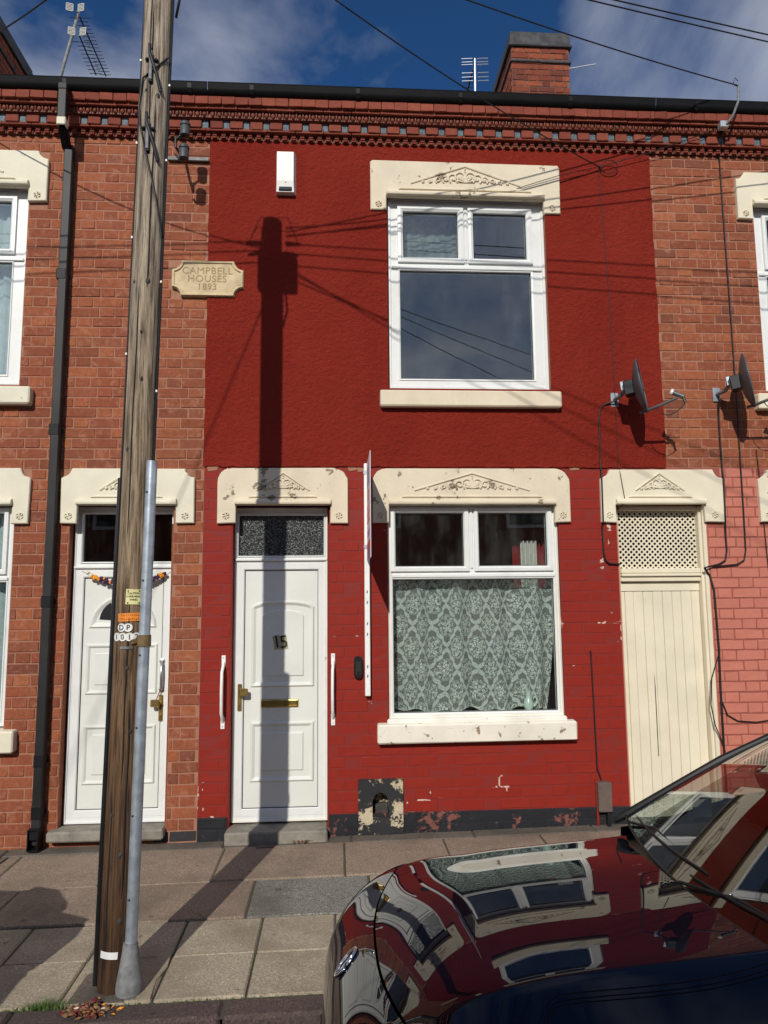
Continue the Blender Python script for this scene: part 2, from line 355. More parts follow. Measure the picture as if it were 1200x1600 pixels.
def slab_mat(name, cols, grit, dark=(.10, .09, .075)):
    t = NT(name); col = t.ramp(t.rnd(), *[(i/(len(cols)-1), c) for i, c in enumerate(cols)])
    col = t.mix(t.ramp(t.noise(85, 5, .8), (.42, 0), (.62, min(1, grit*1.25))), col, sc(cols[0], .34))
    col = t.mix(t.ramp(t.noise(120, 3, .7), (.58, 0), (.66, min(1, grit*1.3))), col, sc(cols[-1], 2.0))
    col = t.mix(t.ramp(t.noise(2.4, 7, .65), (.44, 0), (.70, .8)), col, dark)
    col = t.mix(t.ramp(t.noise(11, 6, .7), (.64, 0), (.70, .55)), col, sc(dark, .7))
    gum = t.n('ShaderNodeTexVoronoi', {'Vector': t.pos(), 'Scale': 5.5, 'Randomness': 1.0}); col = t.mix(t.math('MULTIPLY', t.math('LESS_THAN', gum.outputs['Distance'], t.math('MULTIPLY', t.noise(3, 2), .17)), .55), col, sc(dark, .55))
    return t.done(col, .88, t.bump(t.math('ADD', t.noise(120, 5, .75), t.math('MULTIPLY', t.noise(14, 4), 1.2)), .7, .006), spec=.25)
M['slab_pink'] = slab_mat('pink brown slab', [(.300, .225, .165), (.335, .255, .19), (.315, .24, .178)], .55, (.155, .12, .088))
M['slab_buff'] = slab_mat('buff slab', [(.41, .345, .255), (.46, .39, .285), (.435, .365, .27)], .55, (.20, .165, .12))
M['slab_grey'] = slab_mat('exposed aggregate slab', [(.25, .24, .205), (.27, .26, .22)], .95)
M['kerb'] = slab_mat('granite kerb', [(.105, .072, .066), (.125, .088, .08), (.115, .08, .072)], .7, (.06, .05, .045))
t = NT('joint dirt'); M['joint'] = t.done(t.mix(t.ramp(t.noise(9, 5), (.48, 0), (.6, 1)), (.075, .062, .048), (.05, .065, .022)), .95, t.bump(t.noise(200, 3), .5, .004))
t = NT('asphalt'); M['asphalt'] = t.done(t.mix(t.noise(180, 3, .7), (.035, .035, .036), (.075, .072, .07)), .85, t.bump(t.noise(220, 3), .7, .006))
M['cement'] = slab_mat('cement fillet', [(.15, .125, .10), (.185, .155, .125)], .5, (.07, .06, .05))
M['cement_pale'] = slab_mat('pale cement patch', [(.42, .35, .25), (.45, .38, .27)], .4, (.2, .17, .13))
def glass(name, tint=(.93, .96, .95), ior=1.55, rough=0.0, dirt=.0, add=0.0):
    t = NT(name); fr = t.n('ShaderNodeFresnel', {'IOR': ior}).outputs[0]; fr = t.math('MINIMUM', t.math('ADD', t.math('MULTIPLY', fr, 1.7), add), 1.0)
    wv = t.bump(t.noise(1.8, 2), .02, .02)
    g = t.n('ShaderNodeBsdfGlossy', {'Color': (1, 1, 1), 'Roughness': rough, 'Normal': wv}); tr = t.n('ShaderNodeBsdfTransparent', {'Color': tint})
    m = t.n('ShaderNodeMixShader', {0: fr, 1: tr.outputs[0], 2: g.outputs[0]}).outputs[0]
    if dirt:
        d = t.n('ShaderNodeBsdfDiffuse', {'Color': (.55, .58, .55)}); k = t.math('MULTIPLY', t.ramp(t.noise(7, 8, .7, stretch=(1, 1, .3)), (.45, .05), (.8, 1)), dirt)
        m = t.n('ShaderNodeMixShader', {0: k, 1: m, 2: d.outputs[0]}).outputs[0]
    t.t.links.new(m, t.o.inputs[0]); return t.m
M['glass'] = glass('window glass', dirt=.045)
M['glass_black'] = glass('dark fanlight glass', (.25, .26, .26), dirt=.02)
M['screen'] = glass('windscreen glass', (.52, .57, .55), 1.52)
t = NT('stippled fanlight glass'); vo = t.n('ShaderNodeTexVoronoi', {'Vector': t.pos(), 'Scale': 62.0}); k = t.ramp(t.noise(105, 3, .6, dist=1.4), (.555, 0), (.60, 1))
M['stipple'] = t.done(t.mix(k, (.020, .022, .022), (.25, .27, .26)), .22, t.bump(vo.outputs[0], .6, .004))
# lace: a lattice of leafy diamonds with flower heads, woven over an open net
t = NT('lace net'); uv = t.n('ShaderNodeTexCoord').outputs['UV']; s3 = t.n('ShaderNodeSeparateXYZ', {0: uv}); m_ = t.math
wob = t.noise(14, 3, vec=uv); U = m_('ADD', s3.outputs[0], m_('MULTIPLY', m_('SUBTRACT', wob, .5), .012)); V = s3.outputs[1]
a = m_('ADD', m_('DIVIDE', U, .205), m_('DIVIDE', V, .345)); b = m_('SUBTRACT', m_('DIVIDE', U, .205), m_('DIVIDE', V, .345))
fa = m_('SUBTRACT', m_('FRACT', a), .5); fb = m_('SUBTRACT', m_('FRACT', b), .5)
vor = t.n('ShaderNodeTexVoronoi', {'Vector': uv, 'Scale': 52.0}, feature='DISTANCE_TO_EDGE').outputs[0]; vor2 = t.n('ShaderNodeTexVoronoi', {'Vector': uv, 'Scale': 95.0}, feature='DISTANCE_TO_EDGE').outputs[0]
leafw = m_('MULTIPLY', m_('ABSOLUTE', m_('SINE', m_('MULTIPLY', V, 36.4*1.5))), .070)
da = m_('SUBTRACT', .5, m_('ABSOLUTE', fa)); db = m_('SUBTRACT', .5, m_('ABSOLUTE', fb))
lat = m_('MAXIMUM', m_('LESS_THAN', da, m_('ADD', leafw, .02)), m_('LESS_THAN', db, m_('ADD', leafw, .02)))
lat = m_('MULTIPLY', lat, m_('GREATER_THAN', vor2, .045))
cu_ = m_('MULTIPLY', m_('ADD', fa, fb), .1025); cv_ = m_('MULTIPLY', m_('SUBTRACT', fa, fb), .1725)
rad = m_('SQRT', m_('ADD', m_('MULTIPLY', cu_, cu_), m_('MULTIPLY', m_('MULTIPLY', cv_, cv_), .55))); ang = m_('ARCTAN2', cv_, cu_)
pet = m_('ADD', .046, m_('MULTIPLY', m_('COSINE', m_('MULTIPLY', ang, 7.0)), .012))
flo = m_('MULTIPLY', m_('LESS_THAN', rad, pet), m_('GREATER_THAN', m_('MULTIPLY', vor, 1.0), .095))
spr = m_('MULTIPLY', m_('MULTIPLY', m_('LESS_THAN', rad, .066), m_('GREATER_THAN', rad, .048)), m_('GREATER_THAN', vor2, .16))
mask = m_('MINIMUM', m_('ADD', m_('MAXIMUM', m_('MAXIMUM', lat, flo), spr), .31), 1.0)
dif = t.n('ShaderNodeBsdfDiffuse', {'Color': (.78, .84, .80)}); trl = t.n('ShaderNodeBsdfTranslucent', {'Color': (.5, .6, .54)}); cl = t.n('ShaderNodeMixShader', {0: .22, 1: dif.outputs[0], 2: trl.outputs[0]})
tp = t.n('ShaderNodeBsdfTransparent'); mm = t.n('ShaderNodeMixShader', {0: m_('MULTIPLY', mask, .93), 1: tp.outputs[0], 2: cl.outputs[0]}); t.t.links.new(mm.outputs[0], t.o.inputs[0]); M['lace'] = t.m
M['net'] = plain('white net curtain', (.40, .47, .49), .9, .12, 20, .2)
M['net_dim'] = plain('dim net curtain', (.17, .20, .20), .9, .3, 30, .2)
M['curtain_white'] = plain('white curtain', (.62, .62, .58), .9, .1, 20, .2)
M['curtain_red'] = plain('red curtain', (.30, .03, .035), .9, .15, 20, .2)
M['china'] = plain('pale china', (.55, .66, .60), .2, .05, bump=0)
t = NT('dark navy car paint'); fl = t.noise(900, 2)
M['car'] = t.done((.0035, .0042, .009), 1.0, None, metal=.0, coat=1.0, spec=.0, Coat_Roughness=.006, Coat_IOR=1.58)
M['car_black'] = plain('car black trim', (.006, .006, .007), .55, .2, 30, .08)
M['tyre'] = plain('tyre rubber', (.014, .014, .014), .8, .2, 30, .2)
M['chrome'] = plain('chrome', (.75, .75, .76), .08, .03, bump=0, metal=1)
M['lamp'] = plain('headlamp lens', (.35, .37, .38), .08, .1, bump=0, coat=1)
M['lamp_red'] = plain('tail lamp lens', (.35, .01, .01), .1, .1, bump=0, coat=1)
M['paper'] = plain('pale green paper', (.62, .72, .58), .7, .08, 40, .1)
M['refl'] = plain('cream reflector mesh', (.5, .49, .45), .6, .1, bump=0)
M['f_orange'] = plain('orange petals', (.80, .30, .012), .7, .3, 120, .5, 150)
M['f_purple'] = plain('dark purple petals', (.055, .012, .06), .7, .3, 120, .5, 150)
M['f_white'] = plain('cream petals', (.72, .66, .52), .7, .2, 120, .5, 150)
M['leaf'] = plain('grass blade', (.085, .15, .03), .6, .4, 40, .1)
M['dry'] = plain('dried petals', (.22, .12, .055), .8, .5, 90, .4)
M['dry_red'] = plain('dark red petals', (.14, .02, .018), .8, .4, 90, .4)
M['sticker'] = peel_mat('torn white sticker', (.80, .80, .78), (.10, .05, .03), .57, .58, 20, grime=.1, bump=.2)
M['scraper'] = peel_mat('black paint flaked to stone', (.022, .022, .025), (.66, .55, .38), .532, .546, 7, grime=.05, bump=.8, fine=60)
M['recess'] = plain('dark grey surface', (.05, .048, .046), .9, .4, 30, .4)  # mottled dark grey for the scraper recess back and the pole knots
# ------------------------------------------------------------------ ground
def sloped(name, x0, x1, y0, y1, up, thick, mat, parent, b=.008, jit=.0045, fn=zg):
    mb = MB().box(x0, x1, y0, y1, -thick, 0, b); dz = random.uniform(-jit, jit); tx = random.uniform(-jit, jit)
    cx = (x0+x1)/2
    mb.v = [(x, y, z+fn(x, y)+up+dz+(x-cx)*tx) for x, y, z in mb.v]
    return mb.build(name, mat, parent)
def sheet(name, x0, x1, y0, y1, fn, mat, kind='structure', nx=2, ny=2):
    o = MB().grid(lambda u, v: (x0+(x1-x0)*u, y0+(y1-y0)*v, fn(x0+(x1-x0)*u, y0+(y1-y0)*v)), nx, ny).build(name, mat); o['kind'] = kind; return o
KERB_Y0, KERB_Y1 = -2.215, -2.07
def zroad(x, y): return -0.262+0.012*x
sheet('ground', -400, 400, -400, 400, lambda x, y: -1.6, M['asphalt'])
road = sheet('road', -40, 40, -9.2, -2.1, zroad, M['asphalt'], nx=4)
pav = sheet('pavement', -12, 12, -2.21, 0.1, lambda x, y: zg(x, y)-.010, M['joint'], nx=8, ny=4)
far_pav = sheet('opposite_pavement', -40, 40, -11.6, -9.2, lambda x, y: zroad(x, y)+.12, M['slab_buff'])
def row(y0, y1, js, mats, name='paving_slab'):
    for i in range(len(js)-1):
        m = mats(i, js[i]) if callable(mats) else mats
        sloped(name, js[i]+.005, js[i+1]-.005, y0+.004, y1-.004, 0, .05, M[m], pav)
row(-.150, .004, [-4.2, -3.3, -2.35, -1.45, -.82, .10, 1.0, 1.9, 2.8, 3.7, 4.6], 'cement', 'edging_slab')
row(-.745, -.152, [-4.35, -3.65, -2.95, -2.2, -1.5, -.80, .046, .76, 1.47, 2.2, 2.9, 3.6, 4.3], 'slab_pink')
row(-1.265, -.747, [-4.1, -3.4, -2.67, -1.96, -1.25, -.52, .193, .9, 1.6, 2.3, 3.0, 3.7], lambda i, x: 'slab_grey' if abs(x+.52) < .01 else ('slab_buff' if x > 0 else 'slab_pink'))
cd_j = [-4.19, -3.77, -3.35, -2.93, -2.51, -2.09, -1.67, -1.25, -.835, -.418, -.015, .42, .84, 1.26, 1.68, 2.1, 2.52, 2.94, 3.36]
row(-1.662, -1.267, cd_j, 'slab_buff'); row(-2.062, -1.664, cd_j, 'slab_buff')
for k in range(4):                                                     # shallow drainage ribs below the downpipe
    mb = MB().box(-2.47+.052*k, -2.44+.052*k, -.70, -.17, 0, .007, .003); mb.v = [(x-(y+.17)*-.10, y, z+zg(x, y)+.001) for x, y, z in mb.v]; mb.build('drain_rib', M['cement'], pav)
kerb = sheet('kerb_bed', -12, 12, KERB_Y0, KERB_Y1, lambda x, y: zg(x, y)-.05, M['joint'], nx=8)
kj = [-4.1, -3.2, -2.3, -1.42, -.505, .40, 1.31, 2.2, 3.1, 4.0]
for a, b in zip(kj, kj[1:]): sloped('kerb_stone', a+.006, b-.006, KERB_Y0, KERB_Y1-.008, .004, .20, M['kerb'], kerb, .014)
def cover(name, pts, mat, h=.006):
    n = len(pts); mb = MB(); top = [(x, y, zg(x, y)+h) for x, y in pts]; bot = [(x, y, zg(x, y)-.02) for x, y in pts]
    mb.add(top+bot, [tuple(range(n))]+[(i, i+n, (i+1) % n+n, (i+1) % n) for i in range(n)]); mb.f = [tuple(reversed(f)) for f in mb.f] if False else mb.f
    return mb.build(name, mat, pav)
cover('cement_patch', [(-.90, -2.055), (-.845, -2.05), (-.855, -1.90), (-.83, -1.78), (-.845, -1.62), (-.885, -1.60), (-.905, -1.74), (-.935, -1.86), (-.93, -1.98)], M['cement_pale'], .009)
cover('cement_patch', [(-1.21, -2.05), (-.96, -2.055), (-.98, -1.98), (-1.0, -1.80), (-1.12, -1.72), (-1.2, -1.82)], M['cement'], .007)
cover('stopcock_cover', [(-.58, -.205), (-.455, -.205), (-.455, -.15), (-.58, -.15)], M['rust'], .008)

# ------------------------------------------------------------------ wall helpers
COURSE, BH, STR, HDR, JNT = .081, .0730, .2245, .1095, .0075
BRV = {}
def brick_mesh(kind, mat, k):
    key = (kind, mat, k)
    if key not in BRV:
        w = STR if kind == 's' else HDR
        BRV[key] = MB().box(-w/2, w/2, 0, .035, -BH/2, BH/2, .0045, .0019).mesh('brick', M[mat])
    return BRV[key]
def lay(x0, x1, z0, z1, holes, zbase=.0, phase=0.0):
    """Flemish bond: returns (x centre, z centre, width, kind)"""
    out = []; per = STR+HDR+2*JNT; r0 = math.floor((z0-zbase)/COURSE+1e-6); r1 = math.ceil((z1-zbase)/COURSE-1e-6)
    for r in range(r0, r1):
        ca, cb = max(zbase+r*COURSE, z0), min(zbase+(r+1)*COURSE, z1)
        if cb-ca < .022: continue
        zc = (ca+cb)/2; hs = (cb-ca-(COURSE-BH))/BH; free = [(x0, x1)]
        for hx0, hx1, hz0, hz1 in holes:
            if hz0 < zc+BH*.30 and hz1 > zc-BH*.30:
                nf = []
                for a, b in free:
                    if hx1 <= a or hx0 >= b: nf.append((a, b)); continue
                    if hx0-a > .02: nf.append((a, hx0))
                    if b-hx1 > .02: nf.append((hx1, b))
                free = nf
        off = phase+(per/2 if r % 2 else 0)+random.uniform(-.006, .006)
        for a, b in free:
            k = math.floor((a-off)/per)-1; x = off+k*per; cells = []
            while x < b:
                cells.append((x, x+STR, 's')); x += STR+JNT; cells.append((x, x+HDR, 'h')); x += HDR+JNT
            cells = [(max(p, a+JNT/2), min(q, b-JNT/2), kk) for p, q, kk in cells if q > a+.025 and p < b-.025]
            for i, (p, q, kk) in enumerate(cells):
                if q-p > .022: out.append(((p+q)/2, zc, q-p, 's' if q-p > .15 else 'h', hs))
    return out
def in_frame(x, y, z):
    v = Vector((x, y, z))-CAM; d = v.dot(CW)
    if d < .1: return False
    return abs(v.dot(CR)/d*FPX) < 615 and abs(v.dot(CU)/d*FPX) < 815
def place_bricks(cells, mat, parent, limit, seed, name='brick', yf=0.0, jit=.002):
    rr = random.Random(seed); vis = sorted([c for c in cells if in_frame(c[0], 0, c[1])], key=lambda c: -c[2]); keep = set(map(id, vis[:limit]))
    rest = MB()
    for c in cells:
        x, z, w, kind, hs = c; me = brick_mesh(kind, mat, rr.randrange(6)); nom = STR if kind == 's' else HDR; s = w/nom
        y = yf+rr.uniform(-jit, jit); rot = rr.uniform(-.006, .006); flip = rr.choice((1, 1))
        if id(c) in keep:
            o = link(name, me, parent, (x, y, z)); o.scale = (s, 1, hs); o.rotation_euler = (0, rot, 0)
        else:
            rest.merge(MB().add([v.co for v in me.vertices], [tuple(p.vertices) for p in me.polygons]), Matrix.Translation((x, y, z)) @ Matrix.Rotation(rot, 4, 'Y') @ Matrix.Diagonal((s, 1, hs, 1)))
    if rest.v:
        o = rest.build('brickwork', M[mat], parent); o['kind'] = 'stuff'
    return len(keep)
def holed(x0, x1, z0, z1, holes, yf, yb):
    xs = sorted({x0, x1, *[min(max(h[i], x0), x1) for h in holes for i in (0, 1)]}); zs = sorted({z0, z1, *[min(max(h[i], z0), z1) for h in holes for i in (2, 3)]})
    mb = MB(); inside = lambda x, z: any(h[0] < x < h[1] and h[2] < z < h[3] for h in holes); S = {}
    for i in range(len(xs)-1):
        for j in range(len(zs)-1): S[i, j] = not inside((xs[i]+xs[i+1])/2, (zs[j]+zs[j+1])/2)
    for (i, j), ok in S.items():
        if not ok: continue
        a, b, c, d = xs[i], xs[i+1], zs[j], zs[j+1]
        mb.add([(a, yf, c), (b, yf, c), (b, yf, d), (a, yf, d)], [(0, 1, 2, 3)]); mb.add([(a, yb, c), (b, yb, c), (b, yb, d), (a, yb, d)], [(3, 2, 1, 0)])
        if not S.get((i-1, j)): mb.add([(a, yf, c), (a, yf, d), (a, yb, d), (a, yb, c)], [(0, 1, 2, 3)])
        if not S.get((i+1, j)): mb.add([(b, yf, c), (b, yb, c), (b, yb, d), (b, yf, d)], [(0, 1, 2, 3)])
        if not S.get((i, j-1)): mb.add([(a, yf, c), (a, yb, c), (b, yb, c), (b, yf, c)], [(0, 1, 2, 3)])
        if not S.get((i, j+1)): mb.add([(a, yf, d), (b, yf, d), (b, yb, d), (a, yb, d)], [(0, 1, 2, 3)])
    return mb
def arc(cx, cz, r, a0, a1, n): return [(cx+r*math.cos(R(a0+(a1-a0)*k/n)), cz+r*math.sin(R(a0+(a1-a0)*k/n))) for k in range(n+1)]
def hood(parent, xa, xb, xi0, xi1, zt, zs, ze, style, mat, wide):
    """cement hood over an opening: ears with rosettes, roll moulding, carved gable"""
    p = .032; r = .075
    if style == 'round': tr = arc(xb-r*1.5, zt-r*1.5, r*1.5, 0, 90, 6); tl = arc(xa+r*1.5, zt-r*1.5, r*1.5, 90, 180, 6)
    elif style == 'small': r = .03; tr = arc(xb-r, zt-r, r, 0, 90, 4); tl = arc(xa+r, zt-r, r, 90, 180, 4)
    else: tr = [(xb, zt-r*1.15)]+arc(xb, zt, r, 265, 185, 5); tr = [(min(q[0], xb), q[1]) for q in tr]; tl = [(xa+xb-x, z) for x, z in reversed(tr)]
    poly = [(xa, ze), (xi0, ze), (xi0, zs), (xi1, zs), (xi1, ze), (xb, ze)]+tr+tl
    rr = random.Random(int(xa*1000)); poly = [(x+rr.uniform(-.004, .004), z+rr.uniform(-.004, .004)) for x, z in poly]
    h = MB().prism(poly, -p, .006, .006).build('hood', M[mat], parent)
    mb = MB(); c = (xi0+xi1)/2
    mb.extr_x([(-p+.002, zs+.002), (-p-.030, zs+.004), (-p-.036, zs+.016), (-p-.030, zs+.034), (-p-.012, zs+.046), (-p+.002, zs+.050)], xi0-.004, xi1+.004)
    mb.build('roll_moulding', M[mat], h, 50)
    q = rect(xi0+.10, xi1-.10, zs+.058, zs+.072); q[2] = (q[2][0]-.03, q[2][1]); q[3] = (q[3][0]+.03, q[3][1])
    MB().prism(q, -p-.012, -p+.002, .004).build('fillet', M[mat], h)
    w = (xi1-xi0)*(.335 if wide else .265); zb = zs+.118; zp = zt-(.040 if wide else .038); g = MB()
    for s in (-1, 1):
        g.tube([(c+s*w*1.04, -p-.002, zb-.004), (c, -p-.003, zp)], .0085, 6)
        n = 6 if wide else 4
        for k in range(n):
            f = (k+.6)/n; x = c+s*w*f*.86; hh = (zp-zb)*(1-f); rad = max(.008, hh*.40)
            zc = zb+max(hh*.42, .010); pts = []
            for i in range(10):
                a = R(-60+s*0+42*i)*1.0; qv = rad*(1-.075*i); pts.append((x+s*qv*math.cos(a), -p-.004-.001*(i % 2), zc+qv*math.sin(a)))
            g.tube(pts, .0078, 6)
            if k % 2 == 0: g.ball((x, -p, zc), rad*.46, .013, rad*.46, 8, 5)
    for k in range(7):
        a = R(90+(k-3)*27); hh = (zp-zb)*.34; g.tube([(c, -p-.003, zb+.012), (c+hh*math.cos(a), -p-.008, zb+.014+hh*math.sin(a)), (c+hh*1.2*math.cos(a), -p-.003, zb+.016+hh*1.2*math.sin(a))], [.004, .0095, .004], 6)
    for k in range(3): g.ball((c, -p-.002, zb+(zp-zb)*(.55+.14*k)), .012-.002*k, .010, .012-.002*k, 7, 4)
    o = g.build('carving', M[mat], h, 60)
    for x in ((xa+xi0)/2, (xi1+xb)/2):
        g = MB(); zc = (ze+zs)/2-.012
        for k in range(6):
            a = R(60*k+15); d = .021; g.tube([(x+math.cos(a)*.008, -p-.002, zc+math.sin(a)*.008), (x+d*math.cos(a), -p-.007, zc+d*math.sin(a)), (x+1.35*d*math.cos(a+.5), -p-.002, zc+1.35*d*math.sin(a+.5))], [.0025, .0062, .0025], 5)
        g.ball((x, -p, zc), .008, .008, .008, 7, 4); g.build('rosette', M[mat], h, 60)
    return h
def window(parent, dx, lo, aged=False, pane='glass'):
    """three-light white window; lo = ground floor"""
    if lo: X0, X1, Z0, Z1 = .392, 1.742, .712, 2.338; P = [(.457, .989, 1.871, 2.284), (1.117, 1.656, 1.871, 2.284), (.430, 1.698, .752, 1.765)]; y = .040
    else: X0, X1, Z0, Z1 = .415, 1.728, 3.296, 4.935; P = [(.549, .998, 4.418, 4.806), (1.136, 1.575, 4.418, 4.806), (.517, 1.605, 3.385, 4.296)]; y = .050
    X0 += dx; X1 += dx; P = [(a+dx, b+dx, c, d) for a, b, c, d in P]
    w = MB()
    mul0, mul1 = P[0][1]+.02, P[1][0]-.02; tz0, tz1 = P[2][3], P[0][2]
    inner = [(P[0][0]-.030, P[0][1]+.030, P[0][2]-.028, P[0][3]+.028), (P[1][0]-.030, P[1][1]+.030, P[1][2]-.028, P[1][3]+.028), (P[2][0]-.012, P[2][1]+.012, P[2][2]-.012, P[2][3]+.012)]
    wf = holed(X0, X1, Z0, Z1, inner, y, y+.07).build('window', M['upvc'], parent)
    MB().ring(rect(X0, X1, Z0, Z1), [(0, y+.002), (.004, y-.010), (.022, y-.010), (.028, y+.002)]).build('frame', M['upvc_aged' if aged else 'upvc'], wf)
    for i in (0, 1):
        a, b, c, d = P[i]; o = .052 if not lo else .044
        r = rect(a-o, b+o, c-o, d+o)
        MB().ring(r, [(0, y+.004), (.002, y-.020), (.026, y-.022), (.034, y-.016), (o-.008, y-.010), (o-.001, y+.010), (o, y+.05), (.004, y+.05)]).build('sash', M['upvc'], wf)
        MB().ring(rect(a-.003, b+.003, c-.003, d+.003), [(0, y+.006), (.0025, y+.004), (.006, y+.014), (0, y+.02)]).build('gasket', M['rubber'], wf)
    a, b, c, d = P[2]
    MB().ring(rect(a-.018, b+.018, c-.018, d+.018), [(0, y+.003), (.003, y-.008), (.012, y-.006), (.018, y+.006), (.018, y+.05), (.004, y+.05)]).build('bead', M['upvc'], wf)
    MB().ring(rect(a-.003, b+.003, c-.003, d+.003), [(0, y+.006), (.0025, y+.004), (.006, y+.014), (0, y+.02)]).build('gasket', M['rubber'], wf)
    MB().box(X0+.03, X1-.03, y-.016, y+.004, P[2][3]+.016, P[2][3]+.042, .004).build('transom', M['upvc'], wf)
    MB().box((mul0+mul1)/2-.010, (mul0+mul1)/2+.010, y-.012, y+.004, P[0][2]-.02, P[0][3]+.03, .003).build('mullion', M['upvc'], wf)
    for a, b, c, d in P: MB().box(a-.008, b+.008, y+.016, y+.021, c-.008, d+.008).build('pane', M[pane], wf)
    return wf
def sill(parent, x0, x1, z0, z1, mat, p=.075):
    a, zb = pj(x0, z0, p); b, zt = pj(x1, z1, p-.01)
    mb = MB().box(a, b, -p, .10, zb, zt, .010, .002); mb.v = [(x, y, z+(.012 if y > 0 and z > (zb+zt)/2 else 0)) for x, y, z in mb.v]
    return mb.build('sill', M[mat], parent)
def cornice(house, x0, x1):
    c = MB().box(x0, x1, -.012, .2, pz(5.36, 0), 5.66).build('cornice', M['mortar_dark'], house); rr = random.Random(int(x0*77))
    zd0, zd1 = pz(5.392, .05), pz(5.448, .05); me = None
    mb = MB()
    for k in range(3): mb.box(-.018, .018, -.032+.0*k, 0, (zd1-zd0)*k/3-.0, (zd1-zd0)*k/3+(zd1-zd0)*.24, .003)
    mb.box(-.017, .017, -.024, 0, 0, zd1-zd0); dm = mb.mesh('dentil', M['terra'])
    x = x0+.0355
    while x < x1:
        link('dentil', dm, c, (x, -.012, zd0)); x += .071
    sm = MB().box(-.030, .030, -.012, .0, 0, .030, .004, .002).mesh('dogtooth', M['terra']); x = x0+.036
    while x < x1: link('dogtooth', sm, c, (x, -.012+rr.uniform(-.002, .002), pz(5.362, .01))); x += .071
    def course(z0, z1, p, name, step, mat='terra', j=.0015):
        x = x0; a, b = pz(z0, p), pz(z1, p)
        meshes = [MB().box(-step/2+.002, step/2-.002, -p, -.010, 0, b-a, .003, j).mesh(name, M[mat]) for _ in range(4)]
        while x < x1-.01:
            w = min(step, x1-x); o = link(name, rr.choice(meshes), c, (x+w/2, rr.uniform(-.0015, .0015), a)); o.scale = (w/step, 1, 1); x += step
    course(5.452, 5.474, .065, 'string_course', .23); course(5.556, 5.572, .090, 'string_course', .23); course(5.646, 5.684, .140, 'string_course', .23)
    a, b = pz(5.476, .078), pz(5.556, .078)
    rb = [MB().box(-.0505, .0505, -.078, -.01, 0, b-a, .005, .002).mesh('block', M['terra']) for _ in range(4)]; gb = [MB().box(-.024, .024, -.066, -.01, .003, b-a-.003, .003, .001).mesh('glazed_block', M['glazed']) for _ in range(3)]
    x = x0+.055
    while x < x1:
        link('block', rr.choice(rb), c, (x, rr.uniform(-.002, .002), a)); link('glazed_block', rr.choice(gb), c, (x+.08, 0, a)); x += .16
    e = MB(); a, b = pz(5.576, .115), pz(5.647, .115); e.box(x0, x1, -.100, -.01, a, b); x = x0+.027; zc = (a+b)/2
    while x < x1:
        e.ball((x, -.100, zc-.004), .021, .016, .031, 8, 5); e.tube([(x+.027, -.102, b-.004), (x+.027, -.112, zc), (x+.027, -.100, a+.002)], [.006, .008, .003], 5); e.tube([(x-.027, -.104, b-.004), (x, -.120, b+.002), (x+.027, -.104, b-.004)], .005, 5); x += .054
    o = e.build('egg_moulding', M['terra_dark'], c, 60); o['kind'] = 'stuff'
    course(5.690, 5.758, .165, 'coping_brick', .107, 'terra', .003)
    MB().box(x0, x1, -.118, .0, pz(5.660, .12), pz(5.790, .12)).build('bed_joint', M['mortar_dark'], c)
    g = MB(); zt = pz(5.886, .215); prof = [(y_-.023, z_) for y_, z_ in [(-.085, zt-.018), (-.093, zt-.060), (-.110, zt-.080), (-.135, zt-.086), (-.162, zt-.076), (-.180, zt-.048), (-.186, zt-.010), (-.192, zt), (-.182, zt), (-.176, zt-.046), (-.158, zt-.070), (-.135, zt-.079), (-.112, zt-.074), (-.099, zt-.056), (-.092, zt-.018)]]
    gt = g.extr_x(prof, x0+.002, x1-.002).build('gutter', M['gutter'], house, 40)
    MB().box(x0, x1, -.107, .03, zt-.085, zt-.006, .004).build('fascia', M['gutter'], gt)
    x = x0+.35
    while x < x1-.1:
        mb = MB(); pr = inset([(a, b) for a, b in prof[:8]], 0); mb.extr_x([(y-.005, z-.004) for y, z in prof[:8]]+[(y_-.023, z_) for y_, z_ in [(-.186, zt+.004), (-.180, zt-.012), (-.172, zt-.045), (-.155, zt-.066), (-.135, zt-.074), (-.112, zt-.070), (-.098, zt-.052)]], x-.016, x+.016); mb.build('gutter_bracket', M['gutter'], gt); x += .92+rr.uniform(-.1, .1)
    return c
def roof(house, x0, x1):
    r = MB().extr_x([(-.16, 5.66), (-.16, 5.69), (4.1, 8.10), (8.3, 5.73), (8.3, 5.69), (4.1, 8.03)], x0, x1).build('roof', M['slate'], house); return r
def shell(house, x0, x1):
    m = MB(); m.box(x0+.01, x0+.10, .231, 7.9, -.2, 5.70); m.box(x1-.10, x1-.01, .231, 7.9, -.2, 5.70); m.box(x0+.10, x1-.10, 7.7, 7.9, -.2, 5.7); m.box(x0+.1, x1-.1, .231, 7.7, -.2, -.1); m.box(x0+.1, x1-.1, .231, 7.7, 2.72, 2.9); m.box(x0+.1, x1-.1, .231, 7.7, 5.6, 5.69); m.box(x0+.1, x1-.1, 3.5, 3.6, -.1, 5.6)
    return m.build('party_walls', M['room'], house)
